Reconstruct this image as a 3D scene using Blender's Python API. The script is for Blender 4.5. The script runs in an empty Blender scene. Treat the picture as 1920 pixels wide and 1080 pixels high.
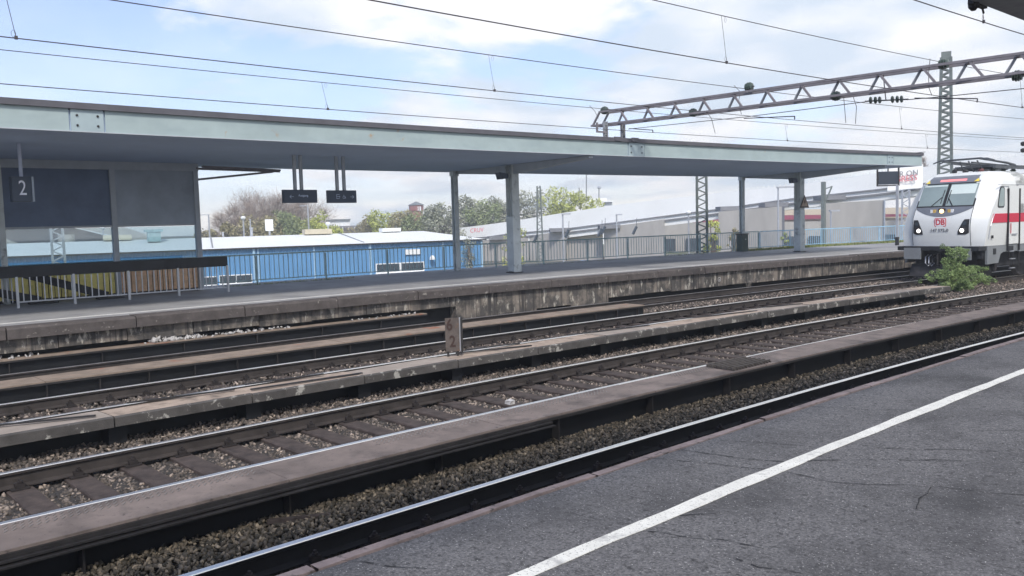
import bpy, math, random
import numpy as np
from mathutils import Vector, Matrix
random.seed(7)
rng = np.random.default_rng(7)
SC = bpy.context.scene
COL = SC.collection

# ------------------------------------------------------------------ camera
FPX = 1583.32; PITCH = math.radians(4.296642); ROLL = math.radians(-1.645051); YAW = math.radians(46.225373)
RC = 193.39354; CZ = 2.4
Fv = Vector((-math.sin(YAW)*math.cos(PITCH), math.cos(YAW)*math.cos(PITCH), -math.sin(PITCH)))
Rv = Vector((math.cos(YAW), math.sin(YAW), 0)); Uv = Rv.cross(Fv)
R2 = Rv*math.cos(ROLL) + Uv*math.sin(ROLL); U2 = -Rv*math.sin(ROLL) + Uv*math.cos(ROLL)
cd = bpy.data.cameras.new('camera'); cam = bpy.data.objects.new('camera', cd); COL.objects.link(cam)
cd.sensor_width = 36; cd.lens = FPX/1920*36; cd.clip_start = .05; cd.clip_end = 6000
M3 = Matrix((R2, U2, -Fv)).transposed(); M4 = M3.to_4x4(); M4.translation = Vector((0, 0, CZ))
cam.matrix_world = M4; SC.camera = cam

# ------------------------------------------------------------------ sky
SUN_EL = math.radians(45); SUN_AZ = math.radians(130)      # azimuth from +Y, clockwise
wd = bpy.data.worlds.new('World'); SC.world = wd; wd.use_nodes = True
nt = wd.node_tree; N = nt.nodes; L = nt.links; N.clear()
def nn(tree, t, **k):
    n = tree.nodes.new(t)
    for a, v in k.items(): setattr(n, a, v)
    return n
out = nn(nt, 'ShaderNodeOutputWorld')
sky = nn(nt, 'ShaderNodeTexSky', sky_type='NISHITA'); sky.sun_disc = False
sky.sun_elevation = SUN_EL; sky.sun_rotation = SUN_AZ; sky.dust_density = .6; sky.air_density = 1.0; sky.ozone_density = 2.5
bg1 = nn(nt, 'ShaderNodeBackground'); bg1.inputs[1].default_value = .125
bright = nn(nt, 'ShaderNodeMix', data_type='RGBA', blend_type='MULTIPLY'); bright.inputs[0].default_value = 1
bright.inputs[7].default_value = (1.06, .99, 1.12, 1)
L.new(sky.outputs[0], bright.inputs[6]); L.new(bright.outputs[2], bg1.inputs[0])
tc = nn(nt, 'ShaderNodeTexCoord'); sep = nn(nt, 'ShaderNodeSeparateXYZ'); L.new(tc.outputs['Generated'], sep.inputs[0])
def math_n(op, a, b=None, c=None):
    m = nn(nt, 'ShaderNodeMath', operation=op)
    for i, v in enumerate((a, b, c)):
        if v is None: continue
        if isinstance(v, (int, float)): m.inputs[i].default_value = v
        else: L.new(v, m.inputs[i])
    return m.outputs[0]
zz = math_n('ADD', math_n('MAXIMUM', sep.outputs[2], 0), .16)
cx = math_n('DIVIDE', sep.outputs[0], zz); cy = math_n('DIVIDE', sep.outputs[1], zz)
cmb = nn(nt, 'ShaderNodeCombineXYZ'); L.new(cx, cmb.inputs[0]); L.new(cy, cmb.inputs[1])
n1 = nn(nt, 'ShaderNodeTexNoise'); n1.inputs['Scale'].default_value = 1.25; n1.inputs['Detail'].default_value = 8; n1.inputs['Roughness'].default_value = .56; n1.inputs['Distortion'].default_value = .25
mp = nn(nt, 'ShaderNodeMapping'); mp.inputs['Location'].default_value = (2.3, 4.2, .6); L.new(cmb.outputs[0], mp.inputs[0]); L.new(mp.outputs[0], n1.inputs['Vector'])
# more cloud towards the right of the view, open blue to the left
vm = nn(nt, 'ShaderNodeVectorMath', operation='DOT_PRODUCT'); vm.inputs[1].default_value = (.62, .78, .05); L.new(tc.outputs['Generated'], vm.inputs[0])
bias = math_n('MULTIPLY', vm.outputs['Value'], .34)
def lobe(px, py, tight, amt):
    v = ray_dir(px, py); d = nn(nt, 'ShaderNodeVectorMath', operation='DOT_PRODUCT'); d.inputs[1].default_value = v; L.new(tc.outputs['Generated'], d.inputs[0])
    return math_n('MULTIPLY', math_n('POWER', math_n('MAXIMUM', d.outputs['Value'], 0), tight), amt)
def ray_dir(px, py): return (Fv + R2*((px-960)/FPX) + U2*((540-py)/FPX)).normalized()
msk = math_n('ADD', n1.outputs['Fac'], bias)
msk = math_n('ADD', msk, lobe(720, 90, 60, .15)); msk = math_n('ADD', msk, lobe(40, 150, 70, -.05))
rmp = nn(nt, 'ShaderNodeValToRGB'); rmp.color_ramp.elements[0].position = .47; rmp.color_ramp.elements[1].position = .62
rmp.color_ramp.interpolation = 'EASE'
L.new(msk, rmp.inputs[0])
# cloud shade
n2 = nn(nt, 'ShaderNodeTexNoise'); n2.inputs['Scale'].default_value = 1.7; n2.inputs['Detail'].default_value = 5
mp2 = nn(nt, 'ShaderNodeMapping'); mp2.inputs['Location'].default_value = (7.3, 1.2, 2); L.new(cmb.outputs[0], mp2.inputs[0]); L.new(mp2.outputs[0], n2.inputs['Vector'])
rc2 = nn(nt, 'ShaderNodeValToRGB'); rc2.color_ramp.elements[0].position = .40; rc2.color_ramp.elements[1].position = .58
rc2.color_ramp.elements[0].color = (.66, .745, .85, 1); rc2.color_ramp.elements[1].color = (1.0, .99, 1.0, 1)
L.new(n2.outputs['Fac'], rc2.inputs[0])
bg2 = nn(nt, 'ShaderNodeBackground'); bg2.inputs[1].default_value = .78; L.new(rc2.outputs[0], bg2.inputs[0])
# thin veil near the horizon joins the cloud layer
veil = math_n('SUBTRACT', 1.0, math_n('MULTIPLY', math_n('MAXIMUM', sep.outputs[2], 0), 3.2)); veil = math_n('MULTIPLY', math_n('MAXIMUM', veil, 0), .55)
fac = math_n('MAXIMUM', math_n('MULTIPLY', rmp.outputs[0], .95), veil); fac = math_n('MAXIMUM', fac, .10)
mx = nn(nt, 'ShaderNodeMixShader'); L.new(fac, mx.inputs[0]); L.new(bg1.outputs[0], mx.inputs[1]); L.new(bg2.outputs[0], mx.inputs[2])
L.new(mx.outputs[0], out.inputs[0])
# ------------------------------------------------------------------ sun behind thin cloud
sd = bpy.data.lights.new('sun', 'SUN'); sd.energy = 2.3; sd.angle = math.radians(8); sd.color = (1, .94, .86)
sun = bpy.data.objects.new('sun', sd); COL.objects.link(sun)
sdir = Vector((math.sin(SUN_AZ)*math.cos(SUN_EL), math.cos(SUN_AZ)*math.cos(SUN_EL), math.sin(SUN_EL)))
sun.rotation_euler = sdir.to_track_quat('Z', 'Y').to_euler(); sun.location = sdir*60
vs = SC.view_settings; vs.view_transform = 'Standard'; vs.look = 'None'; vs.exposure = .62; vs.gamma = 1

# ------------------------------------------------------------------ materials
def mat(name, col, rough=.7, metal=0, var=.25, scale=4, bump=0, bscale=60, col2=None, stretch=None, emit=None, alpha=None, spec=.4, thr=None, detail=6, col3=None, attr=None):
    m = bpy.data.materials.new(name); m.use_nodes = True; t = m.node_tree; b = t.nodes['Principled BSDF']
    b.inputs['Roughness'].default_value = rough; b.inputs['Metallic'].default_value = metal
    b.inputs['Specular IOR Level'].default_value = spec
    c = Vector(col[:3])
    if emit:
        b.inputs['Emission Color'].default_value = (*emit[0], 1); b.inputs['Emission Strength'].default_value = emit[1]
    tcn = nn(t, 'ShaderNodeNewGeometry'); mp = nn(t, 'ShaderNodeMapping'); t.links.new(tcn.outputs['Position'], mp.inputs[0])
    if stretch: mp.inputs['Scale'].default_value = stretch
    if attr:
        a = nn(t, 'ShaderNodeAttribute', attribute_name=attr); src = a.outputs['Fac']
    else:
        ns = nn(t, 'ShaderNodeTexNoise'); ns.inputs['Scale'].default_value = scale; ns.inputs['Detail'].default_value = detail; ns.inputs['Roughness'].default_value = .62
        t.links.new(mp.outputs[0], ns.inputs['Vector']); src = ns.outputs['Fac']
    r = nn(t, 'ShaderNodeValToRGB')
    a0, a1 = (thr if thr else ((.0, 1.) if attr else (.3, .7)))
    r.color_ramp.elements[0].position = a0; r.color_ramp.elements[1].position = a1
    lo = c*(1-var); hi = c*(1+var)
    if col2: lo = c; hi = Vector(col2)
    r.color_ramp.elements[0].color = (*lo, 1); r.color_ramp.elements[1].color = (*hi, 1)
    if col3:
        e = r.color_ramp.elements.new((a0+a1)/2); e.color = (*col3, 1)
    t.links.new(src, r.inputs[0]); t.links.new(r.outputs[0], b.inputs['Base Color'])
    if bump:
        nb = nn(t, 'ShaderNodeTexNoise'); nb.inputs['Scale'].default_value = bscale; nb.inputs['Detail'].default_value = 4
        t.links.new(tcn.outputs['Position'], nb.inputs['Vector'])
        bp = nn(t, 'ShaderNodeBump'); bp.inputs['Strength'].default_value = bump; bp.inputs['Distance'].default_value = .01
        t.links.new(nb.outputs['Fac'], bp.inputs['Height']); t.links.new(bp.outputs[0], b.inputs['Normal'])
    return m

def mixover(m, col, scale, lo, hi, stretch=None, detail=5, seed=0):
    """lay patches of another colour over the base colour (dirt, flaking, rust)"""
    t = m.node_tree; b = t.nodes['Principled BSDF']; cur = b.inputs['Base Color'].links[0].from_socket
    g = nn(t, 'ShaderNodeNewGeometry'); mp = nn(t, 'ShaderNodeMapping'); t.links.new(g.outputs['Position'], mp.inputs[0])
    mp.inputs['Location'].default_value = (seed, seed*1.7, 0)
    if stretch: mp.inputs['Scale'].default_value = stretch
    ns = nn(t, 'ShaderNodeTexNoise'); ns.inputs['Scale'].default_value = scale; ns.inputs['Detail'].default_value = detail; ns.inputs['Roughness'].default_value = .65
    t.links.new(mp.outputs[0], ns.inputs['Vector'])
    r = nn(t, 'ShaderNodeValToRGB'); r.color_ramp.elements[0].position = lo; r.color_ramp.elements[1].position = hi
    t.links.new(ns.outputs['Fac'], r.inputs[0])
    mx = nn(t, 'ShaderNodeMix', data_type='RGBA'); t.links.new(r.outputs[0], mx.inputs[0]); t.links.new(cur, mx.inputs[6]); mx.inputs[7].default_value = (*col, 1)
    t.links.new(mx.outputs[2], b.inputs['Base Color']); return m

def glassmat(name, tint=(.8, .86, .88), gloss=.12, rough=.02):
    m = bpy.data.materials.new(name); m.use_nodes = True; t = m.node_tree; t.nodes.clear()
    o = nn(t, 'ShaderNodeOutputMaterial'); tr = nn(t, 'ShaderNodeBsdfTransparent'); tr.inputs[0].default_value = (*tint, 1)
    gl = nn(t, 'ShaderNodeBsdfGlossy'); gl.inputs['Roughness'].default_value = rough
    mx = nn(t, 'ShaderNodeMixShader'); mx.inputs[0].default_value = gloss
    t.links.new(tr.outputs[0], mx.inputs[1]); t.links.new(gl.outputs[0], mx.inputs[2]); t.links.new(mx.outputs[0], o.inputs[0])
    return m

m_asph = mat('asphalt', (.062, .062, .067), .85, var=.0, scale=75, detail=6, bump=.6, bscale=110, col2=(.200, .198, .205), thr=(.36, .66))
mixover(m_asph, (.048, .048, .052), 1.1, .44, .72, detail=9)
mixover(m_asph, (.040, .040, .043), 22, .56, .68, detail=5, seed=17)
mixover(m_asph, (.50, .50, .50), 85, .665, .71, detail=2, seed=3)
m_asph2 = mat('far_asphalt', (.30, .30, .305), .85, var=.16, scale=1.2)
mixover(m_asph2, (.20, .20, .205), .5, .45, .7, detail=8)
m_conc = mat('coping_concrete', (.085, .074, .070), .9, var=.3, scale=5, bump=.4, bscale=40)
mixover(m_conc, (.30, .28, .25), 7, .62, .70, seed=5)
m_wall = mat('platform_wall', (.075, .070, .066), .9, var=.35, scale=3, stretch=(1, 1, .25), bump=.4, bscale=30)
mixover(m_wall, (.22, .19, .16), 2.2, .45, .62, seed=41, detail=8)
mixover(m_wall, (.46, .43, .37), 6, .56, .64, stretch=(1, 1, .45), seed=2, detail=8)
mixover(m_wall, (.05, .047, .045), 6, .52, .62, stretch=(1.6, 1.6, .06), seed=8)
m_slab = mat('walkway_concrete', (.075, .070, .066), .9, var=.3, scale=4, bump=.4, bscale=60)
mixover(m_slab, (.33, .32, .29), 6, .57, .64, seed=11)
m_slabtop = mat('walkway_slab', (.36, .285, .225), .9, var=.22, scale=2.2, bump=.4, bscale=80)
mixover(m_slabtop, (.12, .098, .08), 4, .50, .70, seed=4, detail=8)
m_slabtop2 = mat('walkway_slab_greyish', (.31, .265, .225), .9, var=.22, scale=2.6, bump=.4, bscale=80)
mixover(m_slabtop2, (.30, .17, .10), 2.5, .63, .76, seed=9)
m_gtop = mat('girder_top_plate', (.185, .150, .132), .8, var=.25, scale=2.5, bump=.25, bscale=90)
mixover(m_gtop, (.075, .062, .056), 2.2, .50, .70, seed=6, detail=8)
mixover(m_gtop, (.26, .15, .10), 1.7, .66, .74, seed=31, detail=8)
mixover(m_gtop, (.06, .05, .046), 14, .60, .70, seed=16, detail=6)
mixover(m_gtop, (.30, .27, .25), 12, .70, .76, seed=14)
m_gside = mat('girder_black_paint_and_shade', (.0055, .0065, .009), .6, var=.4, scale=2)
m_gedge = mat('girder_flange_edge', (.026, .024, .024), .55, var=.4, scale=6)
m_gtop3 = mat('girder_rust_top', (.24, .19, .15), .85, var=.25, scale=4)
mixover(m_gtop3, (.30, .12, .07), 1.2, .60, .68, seed=21)
m_railtop = mat('polished_rail_head', (1.0, .96, .90), .38, 1, var=.05, scale=3)
m_railtopd = mat('dull_rail_head', (.30, .29, .29), .45, .8, var=.2, scale=3)
m_raildk = mat('dark_rail_side', (.012, .012, .014), .65, .1, var=.4, scale=5)  # darker side colour for the rails of the nearest track
m_rail = mat('rail_rust', (.044, .037, .034), .7, .1, var=.35, scale=5, bump=.2)
m_sleeper = mat('oily_timber', (.060, .046, .040), .8, var=.5, scale=6, stretch=(1, 1, 1), bump=.5, bscale=50)
m_clip = mat('rail_clip_iron', (.030, .025, .024), .75, .2, var=.4, scale=15)
m_bed = mat('dirty_ballast_bed', (.040, .036, .033), .95, var=.5, scale=30, bump=.8, bscale=60)
m_stone = mat('ballast_stone', (.038, .034, .031), .9, attr='rnd', col2=(.50, .41, .34), col3=(.15, .125, .105))
m_stone2 = mat('ballast_stone_olive', (.032, .031, .024), .9, attr='rnd', col2=(.40, .33, .235), col3=(.13, .108, .08))
m_white = mat('white_line_paint', (.72, .72, .68), .7, var=.1, scale=8)
mixover(m_white, (.22, .22, .22), 70, .58, .64, detail=4, seed=3)
mixover(m_white, (.42, .42, .41), 5, .56, .68, detail=6, seed=13)
m_white2 = mat('worn_white_line', (.55, .55, .53), .8, var=.2, scale=10)
m_edge = mat('pinkish_edge_strip', (.27, .215, .205), .85, var=.3, scale=7, bump=.3, bscale=60)
mixover(m_edge, (.10, .085, .08), 9, .56, .66, seed=2)
m_crack = mat('crack_shadow_dirt', (.022, .022, .024), .95, var=.2)
m_fascia = mat('pale_green_paint', (.36, .445, .45), .55, var=.10, scale=1.2)
mixover(m_fascia, (.40, .28, .16), 3.2, .66, .74, seed=12)
mixover(m_fascia, (.30, .38, .40), 1.0, .50, .75, seed=19, stretch=(1, 1, 2.5))
m_fascia2 = mat('pale_blue_plate', (.35, .435, .46), .5, var=.08, scale=2)
m_roofedge = mat('roof_felt', (.105, .105, .12), .8, var=.15, scale=3)
m_soffit = mat('soffit_blue_grey', (.40, .49, .64), .7, var=.07, scale=.8)
m_rib = mat('rib_paint', (.42, .46, .50), .6, var=.08)
m_col = mat('column_paint', (.58, .63, .63), .5, var=.14, scale=2)
mixover(m_col, (.20, .22, .22), 3, .55, .70, seed=3)
m_rfence = mat('railing_green_paint', (.30, .43, .44), .5, var=.2, scale=3)
m_rfence2 = mat('railing_blue_paint', (.30, .52, .68), .5, var=.2, scale=3)
m_galv = mat('galvanised_steel', (.50, .52, .55), .4, .5, var=.12, scale=5)
m_dark = mat('dark_panel', (.125, .17, .26), .5, var=.15, scale=2)
m_dark2 = mat('lighter_dark_panel', (.33, .38, .44), .55, var=.18, scale=1.2)
m_black = mat('black_board', (.022, .024, .028), .6, var=.3, scale=3)
m_yellow = mat('yellow_slat', (.92, .80, .26), .7, var=.15, scale=9)
m_orange = mat('orange_brown_slat', (.80, .52, .32), .7, var=.2, scale=9)
m_red = mat('red_slat', (.55, .09, .11), .7, var=.2, scale=9)
m_glass = glassmat('shelter_glass', (.74, .83, .86), .14)
m_sign = mat('sign_dark_blue', (.055, .075, .11), .45, var=.08)
m_signtext = mat('sign_letter_pale', (.62, .72, .90), .6, var=.02)
m_num = mat('number_white', (.85, .87, .95), .5, var=.02)
m_lpole = mat('pale_pole', (.50, .55, .68), .5, var=.05)
m_wire = mat('catenary_wire', (.075, .068, .075), .6, .3, var=.2)
m_truss = mat('truss_weathered_paint', (.20, .185, .195), .6, var=.25, scale=3)
m_truss2 = mat('truss_pale_post', (.24, .25, .26), .6, var=.25, scale=4)
m_ins = mat('insulator_porcelain', (.06, .085, .075), .3, var=.2)
m_mast = mat('mast_green_grey', (.15, .175, .165), .6, var=.25, scale=5)
m_shed = mat('blue_corrugated_sheet', (.115, .29, .52), .55, var=.07, scale=.4)
m_shedtrim = mat('pale_blue_trim', (.36, .56, .74), .5, var=.05)
m_roofw = mat('white_sheet_roof', (.72, .745, .735), .6, var=.05, scale=.3)
m_win = mat('dark_window', (.05, .065, .08), .15, var=.2, scale=1)
m_frame = mat('window_frame_white', (.80, .82, .82), .5, var=.04)
m_cons = mat('pale_concrete', (.40, .385, .355), .85, var=.14, scale=.5, stretch=(1, 1, .3))
m_cons2 = mat('grey_concrete', (.20, .205, .22), .85, var=.12, scale=.4)
m_parapet = mat('white_noise_barrier', (.86, .88, .86), .6, var=.04, scale=.2)
m_maroon = mat('maroon_fascia', (.28, .045, .09), .6, var=.1)
m_cream = mat('cream_cladding', (.55, .50, .38), .7, var=.1)
m_brick = mat('red_brick_tower', (.30, .105, .085), .85, var=.2, scale=2)
m_slate = mat('slate_roof', (.16, .18, .19), .7, var=.15)
m_grass = mat('ground_grass', (.075, .105, .035), .95, var=.4, scale=.6)
m_ground = mat('ground_dirt', (.13, .125, .105), .95, var=.3, scale=.15)
mixover(m_ground, (.07, .10, .035), .08, .48, .60)
m_locow = mat('loco_white_paint', (.70, .72, .70), .28, var=.02, scale=.7, spec=.5)
mixover(m_locow, (.55, .53, .48), 1.6, .62, .85, stretch=(1, 1, .5), seed=2)
m_locored = mat('loco_red_stripe', (.55, .018, .055), .32, var=.05)
m_logored = mat('logo_red', (.60, .05, .07), .4, var=.02)
m_locogrey = mat('loco_grey_skirt', (.20, .215, .225), .5, var=.1, scale=2)
m_locodk = mat('loco_dark_band', (.15, .165, .19), .4, var=.08)
m_locoblk = mat('loco_black_frame', (.020, .022, .026), .55, var=.3, scale=3)
m_under = mat('underframe_dirt', (.030, .030, .034), .8, var=.4, scale=4)
m_wglass = mat('windscreen', (.24, .30, .29), .06, var=.12, scale=.8, spec=.8)
m_blind = mat('sun_blind', (.60, .68, .64), .5, var=.03)
m_seal = mat('rubber_seal', (.018, .018, .02), .6, var=.1)
m_lamp = mat('lamp_lit', (.9, .9, .9), .3, emit=((1, .93, .88), 5.0), var=0)
m_lampo = mat('lamp_lit_warm', (.9, .6, .3), .3, emit=((1, .62, .25), 2.2), var=0)
m_led = mat('destination_led', (.5, .1, .1), .4, emit=((.95, .28, .30), .75), var=0)
m_ledy = mat('yellow_triangle', (.80, .62, .08), .4, var=.02)
m_orglass = mat('amber_glass', (.62, .42, .12), .2, var=.1, scale=20)
m_wheel = mat('wheel_steel', (.06, .055, .055), .5, .4, var=.3)
m_pant = mat('pantograph_frame', (.10, .11, .12), .5, .3, var=.2)
m_copper = mat('roof_dark_red', (.14, .05, .05), .5, var=.2)
m_rustplate = mat('rusty_plate', (.10, .083, .074), .85, var=.3, scale=9, bump=.3)
mixover(m_rustplate, (.16, .10, .07), 9, .55, .68, seed=1)
m_rustdig = mat('digit_brown', (.045, .026, .022), .8, var=.1)
m_tri = mat('faded_warning_yellow', (.36, .27, .20), .6, var=.12, scale=12)
m_bin = mat('green_bin', (.045, .075, .065), .5, var=.15)
m_redtext = mat('red_lettering', (.62, .10, .14), .7, var=.02)
m_darktext = mat('dark_lettering', (.16, .17, .19), .7, var=.02)
m_rubble = mat('pale_rubble', (.42, .41, .40), .9, var=.25, scale=12)
def leafmat(name, c, c2):
    m = mat(name, c, .75, attr='rnd', col2=c2, spec=.2); b = m.node_tree.nodes['Principled BSDF']
    b.inputs['Transmission Weight'].default_value = 0; b.inputs['Subsurface Weight'].default_value = 0
    return m
m_lbush = leafmat('bush_leaf', (.03, .07, .028), (.36, .47, .19))
m_lygreen = leafmat('spring_yellow_leaf', (.24, .28, .06), (.62, .66, .20))
m_lgreen = leafmat('spring_green_leaf', (.13, .17, .08), (.38, .43, .22))
m_lgrey = leafmat('budding_grey_leaf', (.16, .17, .13), (.42, .44, .33))
m_ltwig = leafmat('bare_twig', (.19, .15, .125), (.48, .40, .34))
m_lolive = leafmat('olive_brown_leaf', (.19, .17, .09), (.44, .40, .22))
m_bark = mat('bark', (.13, .11, .095), .9, var=.3, scale=3)
m_gblade = leafmat('grass_blade', (.08, .12, .03), (.36, .38, .14))

# ------------------------------------------------------------------ helpers
def W(s, d, z):
    t = s/RC
    return Vector((RC-(RC+d)*math.cos(t), (RC+d)*math.sin(t), z))
def fr(s):
    t = s/RC
    return Vector((math.sin(t), math.cos(t), 0)), Vector((-math.cos(t), math.sin(t), 0))   # along, outward
def ray(px, py): return Fv + R2*((px-960)/FPX) + U2*((540-py)/FPX)
def at(px, py, dep): return Vector((0, 0, CZ)) + ray(px, py)*dep
def atd(px, py, d):
    v = ray(px, py); a = v.x**2+v.y**2; b = -2*RC*v.x; c = RC**2-(RC+d)**2
    k = (-b+math.sqrt(b*b-4*a*c))/2/a; return Vector((0, 0, CZ))+v*k
def sd(P):
    dx = RC-P.x; return math.atan2(P.y, dx)*RC, math.hypot(dx, P.y)-RC

ORG = {}
class MB:
    def __init__(s): s.v = []; s.f = []; s.mi = []
    def add(s, vs, fs, mi=0):
        n = len(s.v); s.v += [tuple(v) for v in vs]; s.f += [tuple(i+n for i in f) for f in fs]; s.mi += [mi]*len(fs); return s
    def obox(s, c, ax, ay, az, mi=0):    # centre and three half-axes
        vs = [c+ax*i+ay*j+az*k for k in (-1, 1) for j in (-1, 1) for i in (-1, 1)]
        return s.add(vs, [(0, 2, 3, 1), (4, 5, 7, 6), (0, 1, 5, 4), (2, 6, 7, 3), (0, 4, 6, 2), (1, 3, 7, 5)], mi)
    def tbox(s, sm, dm, zm, ls, ld, lz, mi=0):      # box in track frame: centre + full sizes
        T, Nn = fr(sm); ls = ls*(RC+dm)/RC; return s.obox(W(sm, dm, zm), T*ls/2, Nn*ld/2, Vector((0, 0, lz/2)), mi)
    def beam(s, p, q, w, h=None, mi=0, up=Vector((0, 0, 1))):
        h = h or w; d = (q-p); ln = d.length; d.normalize()
        if abs(d.dot(up)) > .99: up = Vector((1, 0, 0))
        a = d.cross(up).normalized(); b = a.cross(d)
        return s.obox((p+q)/2, d*ln/2, a*w/2, b*h/2, mi)
    def tube(s, pts, r, n=6, mi=0, cap=True):
        pts = [Vector(p) for p in pts]; rr = r if isinstance(r, (list, tuple)) else [r]*len(pts); base = len(s.v)
        for i, p in enumerate(pts):
            d = (pts[min(i+1, len(pts)-1)]-pts[max(i-1, 0)]).normalized()
            u = Vector((0, 0, 1)) if abs(d.z) < .9 else Vector((1, 0, 0)); a = d.cross(u).normalized(); b = a.cross(d)
            for k in range(n):
                t = 2*math.pi*k/n; s.v.append(tuple(p+(a*math.cos(t)+b*math.sin(t))*rr[i]))
        for i in range(len(pts)-1):
            for k in range(n):
                s.f.append((base+i*n+k, base+i*n+(k+1) % n, base+(i+1)*n+(k+1) % n, base+(i+1)*n+k)); s.mi.append(mi)
        if cap:
            s.f.append(tuple(base+k for k in range(n))[::-1]); s.f.append(tuple(base+(len(pts)-1)*n+k for k in range(n))); s.mi += [mi, mi]
        return s
    def lathe(s, c, ax, prof, n=12, mi=0):   # profile (t along axis, r)
        return s.tube([c+ax*t for t, r in prof], [max(r, .0005) for t, r in prof], n, mi)
    def sweep(s, ring, s0, s1, step=1., mi=0, jit=None):   # closed (d,z) ring along the curve, mi may be list per ring edge
        n = len(ring); k = max(1, int(math.ceil(abs(s1-s0)/step))); base = len(s.v)
        for i in range(k+1):
            ss = s0+(s1-s0)*i/k
            for d, z in ring: s.v.append(tuple(W(ss, d, z)))
        for i in range(k):
            for j in range(n):
                a = base+i*n+j; b = base+i*n+(j+1) % n; s.f.append((a, b, b+n, a+n)); s.mi.append(mi[j] if isinstance(mi, (list, tuple)) else mi)
        m0 = 0 if isinstance(mi, (list, tuple)) else mi
        s.f.append(tuple(base+j for j in range(n))[::-1]); s.f.append(tuple(base+k*n+j for j in range(n))); s.mi += [m0, m0]
        return s
    def mesh(s, name, mats, org=Vector((0, 0, 0)), smooth=False):
        me = bpy.data.meshes.new(name)
        vs = (np.array(s.v, dtype=float)-np.array(org)).tolist() if s.v else []
        me.from_pydata(vs, [], s.f)
        ms = mats if isinstance(mats, (list, tuple)) else [mats]
        for m in ms: me.materials.append(m)
        me.polygons.foreach_set('material_index', s.mi)
        if smooth: me.polygons.foreach_set('use_smooth', [True]*len(s.f))
        me.update(); return me
    def build(s, name, mats, parent=None, org=None, smooth=False, label=None, cat=None, group=None, kind=None):
        if parent is not None: org = ORG[parent.name]
        elif org is None: org = Vector((0, 0, 0))
        o = bpy.data.objects.new(name, s.mesh(name, mats, org, smooth)); COL.objects.link(o)
        ORG[o.name] = Vector(org)
        if parent is not None: o.parent = parent
        else: o.location = org
        tag(o, label, cat, group, kind); return o
def tag(o, label=None, cat=None, group=None, kind=None):
    if label: o['label'] = label
    if cat: o['category'] = cat
    if group: o['group'] = group
    if kind: o['kind'] = kind
def thing(name, org, label, cat, group=None, kind=None):
    o = bpy.data.objects.new(name, None); COL.objects.link(o); o.location = org; o.empty_display_size = .3
    ORG[o.name] = Vector(org); tag(o, label, cat, group, kind); return o
def inst(name, me, parent, pos, rz=0, rot=None):
    o = bpy.data.objects.new(name, me); COL.objects.link(o)
    if parent is not None: o.parent = parent; o.location = Vector(pos)-ORG[parent.name]
    else: o.location = pos
    if rot is not None: o.rotation_euler = rot
    else: o.rotation_euler = (0, 0, rz)
    ORG[o.name] = Vector(pos)
    return o
def rect_ring(d0, d1, z0, z1): return [(d0, z0), (d1, z0), (d1, z1), (d0, z1)]
_tx = {}
def text_mesh(txt, size, ext=.004, bold=0.):
    c = bpy.data.curves.new('t', 'FONT'); c.body = txt; c.size = size; c.extrude = ext; c.align_x = 'CENTER'; c.align_y = 'CENTER'
    c.resolution_u = 3; c.offset = bold
    o = bpy.data.objects.new('t', c); COL.objects.link(o); bpy.context.view_layer.update()
    me = bpy.data.meshes.new_from_object(o.evaluated_get(bpy.context.evaluated_depsgraph_get()))
    vs = [v.co.copy() for v in me.vertices]; fs = [tuple(p.vertices) for p in me.polygons]
    bpy.data.objects.remove(o); bpy.data.curves.remove(c); bpy.data.meshes.remove(me); return vs, fs
def text_mb(txt, size, c, ax, ay, ext=.004, sx=1., bold=0.):
    vs, fs = text_mesh(txt, size, ext, bold); nz = ax.cross(ay); m = MB()
    m.add([c+ax*v.x*sx+ay*v.y+nz*v.z for v in vs], fs); return m
UP = Vector((0, 0, 1))

# ================================================================== SETTING
S0, S1 = -9, 78
g = MB(); g.add([(-2500, -2500, -3.75), (2500, -2500, -3.75), (2500, 3000, -3.75), (-2500, 3000, -3.75)], [(0, 1, 2, 3)])
g.build('ground', m_ground, kind='structure')
g = MB().sweep(rect_ring(-9, 25.9, -3.7, -.33), -30, 130, 2); g.build('embankment', m_bed, kind='structure')
g = MB().sweep([(3.4, -.32), (6.9, -.32), (6.9, -.235), (3.4, -.235)], S0, S1)
g.sweep([(7.2, -.32), (10.9, -.32), (10.9, -.225), (10.3, -.20), (9.9, -.225), (7.2, -.225)], S0, S1)
g.sweep([(11.0, -.32), (18.4, -.32), (18.4, -.24), (11.0, -.24)], S0, S1)
g.build('track_bed', m_bed, kind='structure')

# --- near platform
npf = thing('near_platform', W(5, 1, .78), None, None, kind='structure')
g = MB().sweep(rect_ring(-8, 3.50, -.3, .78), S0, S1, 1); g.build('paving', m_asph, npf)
def wob(s, k, a): return a*(math.sin(s*2.1+k)*.5+math.sin(s*5.3+k*2)*.3+math.sin(s*11.7+k)*.2)
def ribbon(mb, d0f, d1f, z, s0, s1, st, thick=.004):
    n = int((s1-s0)/st); base = len(mb.v)
    for i in range(n+1):
        s_ = s0+(s1-s0)*i/n
        for d, zz in ((d0f(s_), z-thick), (d1f(s_), z-thick), (d1f(s_), z), (d0f(s_), z)): mb.v.append(tuple(W(s_, d, zz)))
    for i in range(n):
        for j in range(4):
            a = base+i*4+j; b = base+i*4+(j+1) % 4; mb.f.append((a, b, b+4, a+4)); mb.mi.append(0)
g = MB(); s_ = -8.
while s_ < 60:
    l = 1.98; g = MB(); e = random.uniform(-.006, .006)
    ribbon(g, lambda q: 3.545+wob(q, 1, .012), lambda q: 3.61+e+wob(q, 4, .008), .776+e, s_, s_+l, .22, .22); g.build('edge_stone', m_edge, npf); s_ += 2.0
g = MB(); ribbon(g, lambda q: 2.70+wob(q, 2, .012), lambda q: 2.797+wob(q, 5, .012), .786, S0, S1, .12, .004)
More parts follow.
